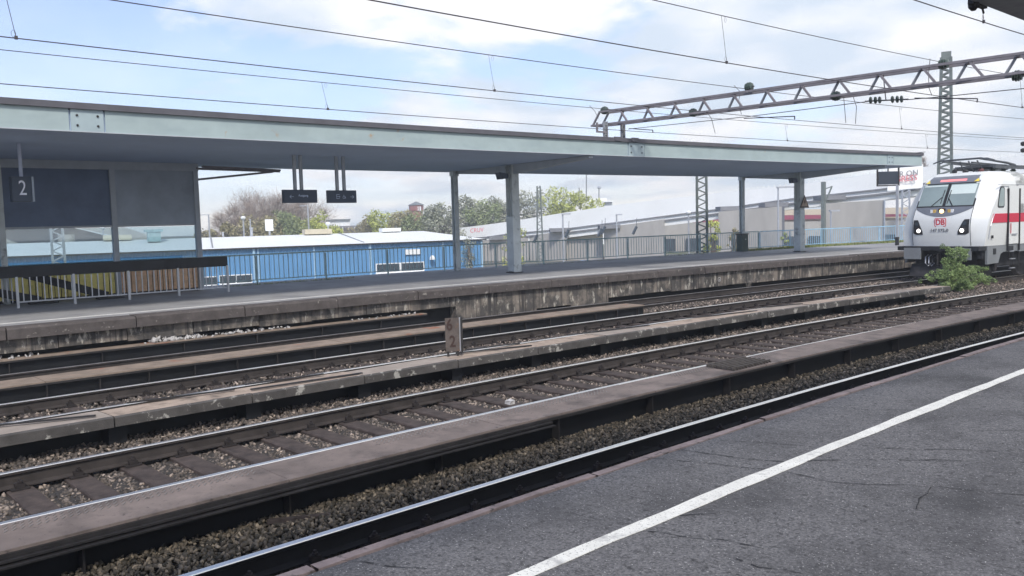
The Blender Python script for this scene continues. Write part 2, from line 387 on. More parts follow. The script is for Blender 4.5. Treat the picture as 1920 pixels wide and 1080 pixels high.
g.build('painted_line', m_white, npf)
g = MB()
PL = lambda x, y: (lambda v: Vector((0, 0, CZ))+v*((.785-CZ)/v.z))(ray(x, y))
for ln in ([(1205, 838), (1290, 845), (1388, 858), (1480, 866), (1560, 862), (1650, 860), (1800, 862)], [(1205, 857), (1300, 866), (1420, 878), (1480, 886), (1560, 902), (1620, 905), (1690, 909), (1740, 911), (1800, 916), (1925, 928)],
           [(1275, 966), (1310, 963), (1342, 962)], [(1215, 997), (1260, 1001), (1300, 1008), (1365, 1012), (1430, 1026)], [(1350, 826), (1430, 830), (1510, 836)], [(1820, 806), (1925, 809)], [(1745, 912), (1738, 924), (1722, 934), (1716, 952)],
           [(1060, 960), (1120, 972), (1190, 983)], [(1380, 1046), (1420, 1060), (1500, 1072)], [(1640, 838), (1760, 842), (1870, 846)], [(640, 1050), (720, 1062), (800, 1066)], [(1500, 760), (1640, 768), (1760, 770)]):
    pts = [PL(*p) for p in ln]; pa = []
    for a, b in zip(pts[:-1], pts[1:]):
        k = max(3, int((b-a).length/.05))
        for i in range(k): pa.append(a.lerp(b, i/k))
    pa.append(pts[-1]); off = 0; sm = []
    for p in pa: off = off*.8+random.uniform(-.008, .008); sm.append(p+Vector((off, -off, 0)))
    w0 = random.uniform(.003, .0052)
    for i in range(len(sm)-1):
        if random.random() < .10: continue
        a, b = sm[i], sm[i+1]; q = (b-a).normalized().cross(UP)*w0*random.uniform(.35, 1.3)
        g.add([a-q, b-q, b+q, a+q], [(0, 1, 2, 3)])
g.build('crack', m_crack, npf)
# --- far platform
fpf = thing('far_platform', W(12, 21, .78), None, None, kind='structure')
g = MB().sweep(rect_ring(17.92, 25.7, -.33, .775), -20, 62, 1); g.build('paving', m_asph2, fpf)
g = MB().sweep(rect_ring(18.44, 18.60, .775, .780), -20, 30); g.sweep(rect_ring(18.44, 18.53, .775, .780), 30, 44); g.build('painted_line', m_white2, fpf)
s_ = -9.
while s_ < 47:
    l = 2.1; dz = random.uniform(-.008, .010); dd = random.uniform(-.012, .012)
    if 5.4 < s_ < 7.6: dz += .01
    g = MB().sweep([(17.50+dd, .56), (17.96, .56), (17.96, .783+dz), (17.56+dd, .783+dz), (17.50+dd, .745+dz)], s_+.012, s_+l-.012, .5)
    g.build('coping_stone', m_conc, fpf); s_ += l
# wall panels under the coping, recessed, ragged lower edge on the left
s_ = -9.; k = 0
while s_ < 47:
    l = random.uniform(1.15, 1.45); zb = .30+.02*math.sin(s_*3) if s_ < 11.9 else (-.12+.1*math.sin(s_*1.7) if s_ < 18 else .07+random.uniform(-.015, .015))
    dd = random.uniform(-.015, .015)
    g = MB().sweep(rect_ring(17.62+dd, 17.90, zb, .555), s_+.008, s_+l-.008, .5); g.build('wall_panel', m_wall, fpf); s_ += l
g = MB().sweep(rect_ring(17.905, 17.918, -.32, .5), -9, 47, 1); g.build('recess_wall', m_gside, fpf)  # black sheet, shade of the gap below the panels put into its colour

# ================================================================== TRACKS
def rail_mb(d, s0, s1, step=.75):
    h = .17; r = [(-.07, -h), (.07, -h), (.07, -h+.012), (.012, -h+.030), (.009, -.045), (.034, -.032), (.036, -.006), (.030, 0), (-.030, 0), (-.036, -.006), (-.034, -.032), (-.009, -.045), (-.012, -h+.030), (-.07, -h+.012)]
    mi = [0]*14; mi[6] = 1; mi[7] = 1; mi[8] = 1
    return MB().sweep([(d+a, b) for a, b in r], s0, s1, step, mi)
clip = MB(); X = Vector((1, 0, 0)); Y = Vector((0, 1, 0))
clip.obox(Vector((0, 0, -.172)), X*.15, Y*.085, UP*.008)
for q in (-1, 1):
    clip.obox(Vector((q*.105, 0, -.145)), X*.022, Y*.045, UP*.030); clip.obox(Vector((q*.085, 0, -.125)), X*.03, Y*.025, UP*.016)
    clip.tube([Vector((q*.105, 0, -.15)), Vector((q*.105, 0, -.068))], .015, 6); clip.tube([Vector((q*.105, 0, -.108)), Vector((q*.105, 0, -.088))], .028, 6)
    clip.obox(Vector((q*.105, .035, -.12)), X*.012, Y*.02, UP*.018)
clip_me = clip.mesh('rail_clip', m_clip)
def sleeper_me():
    g = MB(); L2 = 1.28; w = .125
    vs = []; xs = np.linspace(-L2, L2, 6)
    ring = [(-w, -.34), (w, -.34), (w, -.192), (w-.012, -.182), (-w+.012, -.182), (-w, -.192)]
    base = 0
    for x in xs:
        for (y, z) in ring: g.v.append((x, y+random.uniform(-.004, .004), z+random.uniform(-.002, .002)))
    n = len(ring)
    for i in range(5):
        for j in range(n): g.f.append((i*n+j, i*n+(j+1) % n, (i+1)*n+(j+1) % n, (i+1)*n+j)); g.mi.append(0)
    g.f.append(tuple(range(n))[::-1]); g.f.append(tuple(5*n+j for j in range(n))); g.mi += [0, 0]
    return g.mesh('sleeper', m_sleeper)
slp = [sleeper_me() for _ in range(4)]
def track(dn, df, s0, s1, sl0, sl1, label, matn=None, matf=None, clips=(True, True), clip_end=40, side=None):
    tr = thing('railway_track', W(5, (dn+df)/2, -.17), label, 'railway track', 'tracks between the platforms')
    rail_mb(dn, s0, s1).build('rail', [side or m_rail, matn or m_railtop], tr)
    rail_mb(df, s0, s1).build('rail', [side or m_rail, matf or m_railtop], tr)
    s_ = 2.09-.53*20
    while s_ < sl1:
        if s_ > sl0:
            rz = -s_/RC+math.pi
            inst('sleeper', random.choice(slp), tr, W(s_, (dn+df)/2, 0), rz+random.uniform(-.012, .012))
            if s_ < clip_end:
                if clips[0]: inst('rail_clip', clip_me, tr, W(s_, dn, 0), rz)
                if clips[1]: inst('rail_clip', clip_me, tr, W(s_, df, 0), rz)
        s_ += .53+random.uniform(-.012, .012)
    return tr
track(4.33, 5.83, S0, S1, -3, 26, 'nearest railway track, its bright rail running along the near platform edge', clips=(False, True), clip_end=22, side=m_raildk)
track(8.10, 9.84, S0, S1, -3, 46, 'second railway track with dark timber sleepers showing between two bright rails')
track(12.52, 14.01, S0, S1, -3, 34, 'third railway track, the one the white locomotive stands on', clips=(False, True), clip_end=30)
track(15.60, 17.05, S0, S1, 15, 34, 'farthest railway track with dull rails below the far platform wall', m_railtopd, m_railtopd, clips=(False, False))

# --- ballast stones
ico = np.array([(0, 0, 1), (.894, 0, .447), (.276, .851, .447), (-.724, .526, .447), (-.724, -.526, .447), (.276, -.851, .447), (.724, .526, -.447), (-.276, .851, -.447), (-.894, 0, -.447), (-.276, -.851, -.447), (.724, -.526, -.447), (0, 0, -1)])
icf = np.array([(0, 1, 2), (0, 2, 3), (0, 3, 4), (0, 4, 5), (0, 5, 1), (1, 6, 2), (2, 7, 3), (3, 8, 4), (4, 9, 5), (5, 10, 1), (6, 7, 2), (7, 8, 3), (8, 9, 4), (9, 10, 5), (10, 6, 1), (11, 7, 6), (11, 8, 7), (11, 9, 8), (11, 10, 9), (11, 6, 10)])
def tri_mesh(name, V, F, m, rnd=None):
    me = bpy.data.meshes.new(name); me.vertices.add(len(V)); me.vertices.foreach_set('co', V.astype(np.float32).ravel())
    k = F.shape[1]; me.loops.add(F.size); me.loops.foreach_set('vertex_index', F.astype(np.int32).ravel())
    me.polygons.add(len(F)); me.polygons.foreach_set('loop_start', np.arange(0, F.size, k, dtype=np.int32)); me.polygons.foreach_set('loop_total', np.full(len(F), k, dtype=np.int32))
    if rnd is not None:
        a = me.attributes.new('rnd', 'FLOAT', 'POINT'); a.data.foreach_set('value', rnd.astype(np.float32))
    me.materials.append(m); me.update(calc_edges=True); return me
CU = np.array([(x, y, z) for z in (-1, 1) for y in (-1, 1) for x in (-1, 1)])*.62
CUF = np.array([(0, 2, 3), (0, 3, 1), (4, 5, 7), (4, 7, 6), (0, 1, 5), (0, 5, 4), (2, 6, 7), (2, 7, 3), (0, 4, 6), (0, 6, 2), (1, 3, 7), (1, 7, 5)])
def stones(name, m, bands, label, cat=None):
    Vs, Rn = [], []
    for (s0, s1, dA, dB, zf, dens, r0, r1, lim) in bands:
        n = int((s1-s0)*(dB-dA)*dens); ss = rng.uniform(s0, s1, n); dd = rng.uniform(dA, dB, n)
        if lim is not None:
            ph = (ss-2.09) % .53; keep = (ph > .10) & (ph < .43) | (rng.random(n) < .10); ss, dd = ss[keep], dd[keep]; n = len(ss)
        z = zf(dd)+rng.uniform(-.02, .022, n); r = rng.uniform(r0, r1, n)
        ico = CU; A = rng.normal(size=(n, 3, 3)); Q = np.linalg.qr(A)[0]
        sc = np.stack([rng.uniform(.9, 1.45, n), rng.uniform(.55, .95, n), rng.uniform(.32, .65, n)], 1)*r[:, None]
        P = ico[None]*(1+rng.uniform(-.38, .38, (n, 8, 3)))*sc[:, None, :]; P = np.einsum('nij,nkj->nki', Q, P)
        t = ss/RC; C = np.stack([RC-(RC+dd)*np.cos(t), (RC+dd)*np.sin(t), z], 1)
        Vs.append((P+C[:, None, :]).reshape(-1, 3)); v = rng.beta(1.6, 2.6, n); Rn.append(np.repeat(v, 8))
    V = np.concatenate(Vs); R_ = np.concatenate(Rn); n = len(V)//8
    F = (CUF[None]+np.arange(n)[:, None, None]*8).reshape(-1, 3)
    o = bpy.data.objects.new(name, tri_mesh(name, V, F, m, R_)); COL.objects.link(o)
    tag(o, label, cat or 'ballast', kind='stuff'); return o
flat = lambda z: (lambda d: np.full_like(d, z))
stones('ballast', m_stone2, [(1.0, 9, 5.62, 6.85, lambda d: -.225+.09*np.clip((d-5.9)/.5, 0, 1), 1500, .015, .034, None), (9, 22, 5.62, 6.85, lambda d: -.225+.09*np.clip((d-5.9)/.5, 0, 1), 800, .020, .038, None)],
       'olive brown ballast stones between the nearest rail and the black girder')
stones('ballast', m_stone, [(.2, 11, 8.15, 9.80, flat(-.238), 1000, .018, .034, 1), (11, 30, 8.15, 9.80, flat(-.228), 520, .024, .040, 1), (30, 46, 8.15, 9.8, flat(-.21), 150, .03, .05, 1)],
       'pinkish grey ballast stones between the sleepers of the second track')
stones('ballast', m_stone, [(.4, 14, 9.90, 11.0, lambda d: -.205+.06*np.clip((d-9.95)/.3, 0, 1), 760, .020, .038, None), (14, 34, 9.90, 11.5, lambda d: -.195+.06*np.clip((d-9.95)/.3, 0, 1), 260, .028, .05, None)],
       'grey ballast stones strewn along the low concrete walkway')
stones('ballast', m_stone, [(1.5, 15, 13.2, 14.6, flat(-.205), 230, .025, .045, None), (15, 34, 14.05, 15.5, lambda d: -.20+.10*np.clip((d-14.3)/.5, 0, 1), 240, .03, .05, None), (24, 36, 10.4, 13.9, flat(-.19), 150, .03, .055, None), (30, 50, 10, 12, flat(-.2), 90, .04, .06, None)],
       'brown ballast stones around the third track and the shrub')

# ================================================================== GIRDERS AND WALKWAYS
def girder(name, dn, df, zt, s0, s1, label, topm, zbot=-.22, stiff=1.65, st0=1.85, fl=.09, slope=0, nstiff=99, cover=None, plates=2.5):
    gd = thing(name, W(max(s0, 1), (dn+df)/2, zbot), label, 'steel girder')
    s_ = s0; i = 0
    while s_ < s1-.05:
        e = min(s1, s_+plates); g = MB().sweep(rect_ring(dn, df, zt-.022, zt+random.uniform(-.002, .003)), s_+.004, e-.004, 1); g.build('top_plate', topm, gd); s_ = e
    MB().sweep(rect_ring(dn-.02, df+.02, zt-.055, zt-.024), s0, s1, 1).build('top_flange', m_gedge, gd)
    MB().sweep(rect_ring(dn+fl, dn+fl+.03, zbot, zt-.055), s0, s1, 1).build('web', m_gside, gd)
    MB().sweep(rect_ring(df-fl-.03, df-fl, zbot, zt-.055), s0, s1, 1).build('web', m_gside, gd)
    MB().sweep(rect_ring(dn-.05, dn+fl, zbot+.0, zbot+.025), s0, s1, 1).build('bottom_flange', m_gedge, gd)
    q = st0
    while q > s0: q -= stiff
    q += stiff
    me = MB().obox(Vector((0, 0, (zbot+.025+zt-.055)/2)), X*(fl/2-.003), Y*.008, UP*((zt-.08-zbot)/2)).mesh('stiffener', m_gedge)
    while q < min(s1, 45):
        inst('stiffener', me, gd, W(q, dn+fl/2-.002, 0), -q/RC+math.pi); q += stiff
    if cover:
        for kk, (da, db, za, zb) in enumerate([(-.060, .02, -.075, -.058), (-.10, .02, -.105, -.090)]):
            MB().sweep(rect_ring(dn+da, dn+fl+db, zt+za, zt+zb), cover[0], cover[1], 1).build('cover_and_dark_strip', m_gedge, gd)
    return gd
g1 = girder('walkway_girder', 6.74, 7.37, .20, S0, 60, 'wide black girder walkway between first and second tracks, brown flat top', m_gtop, cover=(S0, 6.65), zbot=-.20, fl=.12)
# raised tread strip of diamond plate along its far edge
me = MB().obox(Vector((0, 0, .2045)), X*.035, Y*.008, UP*.003).mesh('tread', m_gedge); g = MB()
q = .3
while q < 12:
    if (q % 4.7) < 3.4:
        for j in range(3):
            c = W(q+j*.012, 7.17+j*.070, .2035); T, Nn = fr(q); a = (Nn+T*.8).normalized(); g.obox(c, a*.030, a.cross(UP)*.006, UP*.003)
    q += .055
o = g.build('tread_pattern', mat('worn_tread', (.18, .162, .150), .6, var=.2), g1); o['kind'] = 'stuff'
# drain mat on it
m_grate = mat('grating_iron', (.075, .066, .060), .7, .2, var=.35, scale=12)
gt = thing('drain_grating', W(10.75, 7.0, .2), 'black ribbed drain grating lying across the brown girder top', 'grating')
for i in range(6):
    g = MB().tbox(10.75, 6.84+i*.085, .225, .95, .03, .04); g.build('bar', m_grate, gt)
g = MB()
for i in range(13): g.tbox(10.3+i*.075, 7.03, .215, .022, .46, .022)
g.build('cross_bars', m_grate, gt)
g3 = girder('walkway_girder', 14.62, 15.30, .15, S0, 16.9, 'narrow black girder with rusty brown top between third and farthest tracks', m_gtop3, zbot=-.2, stiff=.73, st0=3.52, fl=.06)
g4 = girder('walkway_girder', 17.46, 17.80, .20, S0, 12.2, 'short black girder hard against the far platform wall, debris on top', m_gtop3, zbot=-.2, stiff=1.47, st0=3.6, fl=.06)
# debris on g4
stones('rubble', m_rubble, [(3, 4.2, 17.5, 17.75, flat(.215), 60, .02, .05, None), (5.8, 8.8, 17.5, 17.78, flat(.215), 90, .02, .06, None), (10.2, 12, 17.5, 17.7, flat(.215), 60, .02, .05, None), (6.0, 6.9, 17.55, 17.85, flat(.23), 300, .03, .09, None)],
       'pale rubble lying on the girder against the platform wall', 'rubble')

# low concrete walkway of slabs
wk = thing('concrete_walkway', W(9, 10.9, 0), 'low raised walkway of concrete slabs between second and third tracks', 'walkway')
s_ = 3.22-1.66*7; i = 0
while s_ < 24.4:
    l = 1.665; dz = random.uniform(-.010, .012); dd = random.uniform(-.015, .015); tw = random.uniform(-.008, .008)
    g = MB(); base = len(g.v)
    for q, zo in ((s_+.010, -tw), (s_+l-.010, tw)):
        for d, z in ((10.56+dd, .115), (11.16, .115), (11.16, .235+dz+zo), (10.60+dd, .252+dz+zo), (10.56+dd, .235+dz+zo)): g.v.append(tuple(W(q, d, z)))
    for j in range(5):
        g.f.append((j, (j+1) % 5, 5+(j+1) % 5, 5+j)); g.mi.append(1 if j in (2,) else 0)
    g.f.append((4, 3, 2, 1, 0)); g.f.append((5, 6, 7, 8, 9)); g.mi += [0, 0]
    g.build('slab', [m_slab, m_slabtop if i % 3 else m_slabtop2], wk); s_ += l; i += 1
for q in np.arange(-5, 24.5, 1.665):
    MB().tbox(q, 10.90, -.09, .20, .40, .38).build('support_block', m_gside, wk)
MB().sweep(rect_ring(11.02, 11.12, -.3, .11), -8.4, 24.4, 1).build('added_gap_blocker', m_gside, wk)  # added behind the slabs to stop sunlight and keep the gap below black
# dark strips lying askew on the slabs
for (sa, sb, da, db) in [(1.9, 3.1, 11.22, 10.70), (3.6, 4.85, 11.2, 10.95), (5.0, 6.6, 10.78, 10.66), (5.1, 6.2, 11.2, 11.05), (8.6, 9.9, 11.1, 10.72), (8.9, 9.95, 11.25, 11.1), (11.2, 13.2, 11.2, 10.98), (14.2, 16.5, 11.2, 10.8), (17.0, 18.4, 11.2, 10.9)]:
    g = MB(); a = W(sa, da, .262); b = W(sb, db, .266); g.beam(a, b, .05, .016); g.build('cover_and_dark_strip', m_gedge, wk)

# marker 6 / 2
mk = thing('track_marker', W(8.5, 11.0, .25), 'rusty metal kilometre marker with figures 6 and 2 standing on the low walkway', 'marker')
T, Nn = fr(8.5); A = at(834, 660, 14.05); 
pl = at(833, 594, 14.1); pr = at(860, 597, 14.15); h = .56; ax = (pr-pl); ax.z = 0; wdt = .235; ax.normalize(); nz = UP.cross(ax) * -1
nrm = ax.cross(UP)     # toward the camera
c = W(8.45, 10.98, .60)+ax*0
MB().obox(c, ax*wdt/2, UP*h/2, nrm*.006).build('plate', m_rustplate, mk)
for k, dx in ((0, -.075), (1, .085)):
    MB().obox(c+ax*dx-nrm*.03-UP*.15, ax*.018, UP*.225, nrm*.018).build('post', m_gedge, mk)
c2 = c+ax*.165-nrm*.055
a2 = (ax*.25-nrm*1.0).normalized()
MB().obox(c2-UP*.025, a2*.115, UP*.30, a2.cross(UP)*.006).build('plate', m_gedge, mk)
MB().obox(c+ax*.128-nrm*.01, ax*.010, UP*h/2, nrm*.012).build('edge_angle', m_galv, mk)
text_mb('6', .27, c+nrm*.009+UP*.16-ax*.045, ax, UP, .002, .8, .006).build('figure', m_rustdig, mk)
text_mb('2', .27, c+nrm*.009-UP*.12+ax*.0, ax, UP, .002, .8, .006).build('figure', m_rustdig, mk)

# ================================================================== FAR CANOPY
CE = 35.1
cp = thing('platform_canopy', W(17.85, 21.6, .78), 'long flat platform canopy with pale green fascia over the far platform', 'canopy')
joints = [(-9, None), (4.86, .42), (19.4, .42), (34.0, .35)]
def fasc(s0, s1, m=m_fascia, d=17.56, t=.03): return MB().sweep(rect_ring(d, d+t, 4.425, 4.838), s0, s1, .8)
segs = [(-9, 4.80), (5.40, 19.25), (19.95, 32.75), (33.2, CE)]
for a, b in segs: fasc(a, b).build('fascia_panel', m_fascia, cp)
for a, b in [(4.83, 5.37), (19.28, 19.92), (32.78, 33.17)]:
    jp = fasc(a, b, d=17.553).build('joint_plate', m_fascia2, cp)
    for q in (a+.10, b-.10):
        for z in (4.53, 4.72):
            g = MB(); T, Nn = fr(q); g.lathe(W(q, 17.55, z), -Nn, [(0, .022), (.015, .022), (.016, .0)], 8); g.build('bolt', m_gedge, jp)
MB().sweep([(17.50, 4.838), (25.2, 4.80), (25.2, 4.90), (17.50, 4.958)], -12, CE+.05, .8).build('roof_edge', m_roofedge, cp)
MB().sweep([(17.58, 4.405), (25.1, 4.385), (25.1, 4.79), (17.595, 4.82)], -12, CE-.02, .8).build('soffit', m_soffit, cp)
# drip edge on the fascia foot and an upturned lip at the end
MB().sweep(rect_ring(17.545, 17.60, 4.403, 4.424), -9, CE, .8).build('drip_edge', m_rib, cp)
MB().add([W(CE-.5, 17.48, 4.96), W(CE+.12, 17.48, 5.01), W(CE+.12, 24.9, 5.06), W(CE-.5, 24.9, 4.96), W(CE-.5, 17.48, 4.93), W(CE+.12, 17.48, 4.985), W(CE+.12, 24.9, 5.02), W(CE-.5, 24.9, 4.93)],
         [(0, 1, 2, 3), (7, 6, 5, 4), (0, 4, 5, 1), (1, 5, 6, 2), (2, 6, 7, 3), (3, 7, 4, 0)]).build('end_lip', m_roofedge, cp)
def icol(mb, s, d, w, dep, z0, z1, tp=0.):
    T, Nn = fr(s)
    for zz0, zz1, ww in ((z0, z1, w),):
        h = (zz1-zz0)/2; zc = (zz0+zz1)/2
        mb.obox(W(s, d-dep/2+.011, zc), T*ww/2, Nn*.011, UP*h); mb.obox(W(s, d+dep/2-.011, zc), T*ww/2, Nn*.011, UP*h)
        mb.obox(W(s, d, zc), T*.009, Nn*(dep/2-.023), UP*h)
for s_, d_ in ((2.95, 21.45), (17.87, 21.45), (32.80, 21.9)):
    c_ = MB(); icol(c_, s_, d_, .30, .34, .78, 4.39); T, Nn = fr(s_)
    col = c_.build('column', m_col, cp)
    g = MB(); g.obox(W(s_, d_, 1.75), T*.160, Nn*.176, UP*.92); g.build('casing', m_col, col)
    MB().obox(W(s_, d_, .79), T*.20, Nn*.22, UP*.012).build('foot_plate', m_gedge, col)
    for dirn, dl in ((-1, 17.62-(d_-.17)), (1, 25.0-(d_+.17))):
        a = d_+dirn*.17; b = a+dl if dirn > 0 else 17.64
        ring = []
        for dd, zb in ((a, 4.08), (b, 4.32)):
            for tt in (-.075, .075):
                ring.append(W(s_, dd, zb)+T*tt); ring.append(W(s_, dd, 4.395)+T*tt)
        MB().add(ring, [(0, 1, 3, 2), (4, 6, 7, 5), (0, 2, 6, 4), (1, 5, 7, 3), (0, 4, 5, 1), (2, 3, 7, 6)]).build('bracket', m_rib, cp)
for s_, d_ in ((-1.5, 24.65), (17.72, 24.6), (32.62, 25.05)):
    g = MB(); icol(g, s_, d_, .18, .20, .78, 4.22); T, Nn = fr(s_); g.obox(W(s_, d_, 4.30), T*.13, Nn*.11, UP*.09); g.build('edge_post', m_col, cp)

# loudspeakers on columns
for (s_, d_, lb) in ((17.87, 21.45, 'small dark loudspeaker box on the middle canopy column'), (32.80, 21.9, 'small dark loudspeaker box on the canopy column with the warning triangle')):
    T, Nn = fr(s_); t = thing('loudspeaker', W(s_-.16, d_, 4.0), lb, 'loudspeaker', 'loudspeakers on the canopy columns')
    MB().add([W(s_-.22, d_-.1, 3.94), W(s_-.50, d_-.12, 3.90), W(s_-.50, d_+.12, 3.90), W(s_-.22, d_+.1, 3.94), W(s_-.22, d_-.1, 4.10), W(s_-.56, d_-.12, 4.13), W(s_-.56, d_+.12, 4.13), W(s_-.22, d_+.1, 4.10)],
             [(0, 3, 2, 1), (4, 5, 6, 7), (0, 1, 5, 4), (1, 2, 6, 5), (2, 3, 7, 6), (3, 0, 4, 7)]).build('housing', m_sign, t)
    MB().tbox(s_-.19, d_, 4.02, .07, .05, .05).build('arm', m_gedge, t)
# warning triangles on the right column
for k, (off, nv, lb) in enumerate(((0, 0, 'faded yellow warning triangle on the front of the right-hand canopy column'), (1, 1, 'grey back of a warning triangle on the side of the right-hand canopy column'))):
    s_ = 32.80; T, Nn = fr(s_)
    if k == 0: c = W(s_-.02, 21.9-.30, 3.02); a = T; n_ = -Nn; m_ = m_tri
    else: c = W(s_+.30, 21.9+.05, 3.02); a = (Nn*.75+T*.3).normalized(); n_ = a.cross(UP); m_ = m_rib
    t = thing('warning_triangle', c, lb, 'warning sign')
    def tri(r, th, o): return [c+a*x*r+UP*(y*r)+n_*(z+o) for z in (-th, th) for x, y in ((-.5, -.36), (.5, -.36), (0, .50))]
    F6 = [(0, 2, 1), (3, 4, 5), (0, 1, 4, 3), (1, 2, 5, 4), (2, 0, 3, 5)]
    MB().add(tri(.66, .008, 0), F6).build('border', m_gedge, t)
    MB().add(tri(.50, .004, .012), F6).build('face', m_, t)
    if k == 0:
        g = MB(); p = [(-.02, .12), (.05, .12), (.015, .03), (.055, .03), (-.03, -.11), (-.005, -.01), (-.045, -.01)]
        g.add([c+a*x+UP*(y-.02)+n_*.0185 for x, y in p], [tuple(range(7))[::-1]]); g.build('flash_symbol', m_rustdig, t)

# ================================================================== HANGING SIGNS
def hangsign(xl, xr, yt, yb, d, poles, lb):
    Pc = atd((xl+xr)/2, (yt+yb)/2, d); s_, _ = sd(Pc); T, Nn = fr(s_)
    sl, _ = sd(atd(xl, yt, d)); sr, _ = sd(atd(xr, yt, d)); zt = atd((xl+xr)/2, yt, d).z; zb = atd((xl+xr)/2, yb, d).z
    t = thing('hanging_sign', W(s_, d, 4.39), lb, 'sign', 'direction signs hung from the far canopy')
    MB().tbox((sl+sr)/2, d, (zt+zb)/2, sr-sl, .14, zt-zb).build('panel', m_sign, t)
    for px in poles:
        sp, _ = sd(atd(px, yt-10, d)); MB().tbox(sp, d, (zt+4.40)/2, .07, .07, 4.40-zt).build('hanger', m_rib, t)
    return t, (sl+sr)/2, (zt+zb)/2, d-.075, T, Nn, sr-sl
def arrow(mb, c, a, sgn, L_=.11, w=.009):
    mb.beam(c-a*L_*.5, c+a*L_*.5, .004, w); tip = c+a*sgn*L_*.5
    for q in (1, -1): mb.beam(tip, tip-a*sgn*L_*.42+UP*q*L_*.40, .004, w)
t, sc_, zc_, dd_, T, Nn, wd_ = hangsign(530, 592, 356, 380.5, 20.5, (553, 565), 'dark blue hanging sign with left arrow and the word Ausgang')
g = MB(); arrow(g, W(sc_-.24, dd_, zc_-.01), T, -1); g.build('arrow', m_signtext, t)
text_mb('Ausgang', .085, W(sc_+.06, dd_-.001, zc_+.02), T, UP, .002).build('lettering', m_signtext, t)
t, sc_, zc_, dd_, T, Nn, wd_ = hangsign(613.5, 665.5, 357, 380.5, 20.5, (632, 645), 'dark blue hanging sign with lift and wheelchair symbols and right arrow')
g = MB(); arrow(g, W(sc_+.26, dd_, zc_-.01), T, 1); g.build('arrow', m_signtext, t)
g = MB(); c = W(sc_-.13, dd_, zc_)
for q in (1, -1): g.beam(c-T*.045+UP*q*.055, c+T*.045+UP*q*.055, .004, .009)
g.beam(c-T*.045-UP*.06, c-T*.045+UP*.06, .004, .009, up=T); g.beam(c-T*.03, c+T*.05, .004, .009); g.beam(c+T*.05-UP*.03, c+T*.05+UP*.02, .004, .01, up=T)
g.build('lift_symbol', m_signtext, t)
g = MB(); c = W(sc_+.03, dd_, zc_-.005)
for i in range(9):
    a0 = math.pi*(.75+i*.14); a1 = math.pi*(.75+(i+1)*.14)
    g.beam(c+T*math.cos(a0)*.032+UP*(math.sin(a0)*.032-.015), c+T*math.cos(a1)*.032+UP*(math.sin(a1)*.032-.015), .004, .008)
g.beam(c-UP*.0, c+UP*.055, .004, .01, up=T); g.beam(c, c+T*.04, .004, .009); g.beam(c+T*.04, c+T*.06-UP*.045, .004, .009, up=T)
g.build('wheelchair_symbol', m_signtext, t)
# platform number 2
s_ = 4.50; T, Nn = fr(s_)
t = thing('platform_number_sign', W(s_, 20, 4.39), 'dark hanging box sign with a white figure 2 on a pale pole', 'sign')
MB().tbox(s_-.02, 20, 3.43, .34, .22, .52).build('panel', m_sign, t)
MB().tbox(s_+.163, 19.99, 3.43, .035, .26, .52).build('side_frame', m_dark2, t)
MB().tbox(s_, 20, 4.04, .055, .055, .70).build('hanger', m_lpole, t)
text_mb('2', .44, W(s_-.01, 19.887, 3.44), T, UP, .003, .72).build('figure', m_num, t)

# monitor frame
m_screen = mat('dark_screen', (.035, .045, .06), .3, var=.1)
t = thing('display_board', W(39.8, 22.1, .78), 'dark departure display in a black frame on a grey pole at the canopy end', 'display board')
MM = lambda x, y, dp=43.2: at(x, y, dp)
c = MM(1665, 333); ax = (MM(1685, 331.5)-MM(1645, 333.3)).normalized(); ax.z = 0; ax.normalize(); nz = ax.cross(UP)
MB().obox(c-UP*.02, ax*.49, UP*.33, nz*.05).build('screen', m_screen, t)
for q in (-1, 1): MB().obox(c+ax*q*.545+UP*.05, ax*.03, UP*.48, nz*.04).build('frame_post', m_gedge, t)
MB().obox(c-UP*.405, ax*.55, UP*.03, nz*.04).build('frame_rail', m_gedge, t)
MB().beam(c+ax*.04-nz*.08+UP*.5, c+ax*.04-nz*.08-UP*.35, .05).build('hanger', m_gedge, t)
pb = at(1682, 461, 43.2); pb.z = .78; MB().beam(pb, Vector((pb.x, pb.y, c.z-.40)), .11).build('pole', m_galv, t)
MB().beam(pb, pb+UP*.42, .15).build('pole_sleeve', m_black, t)

# bin
T, Nn = fr(32.1); t = thing('litter_bin', W(32.1, 24.55, .78), 'dark green litter bin beside the thin canopy post', 'litter bin')
MB().tbox(32.1, 24.55, 1.20, .38, .36, .80).build('body', m_bin, t); MB().tbox(32.1, 24.55, 1.63, .42, .40, .05).build('lid', m_gedge, t)
MB().tbox(32.12, 24.36, 1.38, .05, .01, .05).build('lock_plate', m_galv, t)

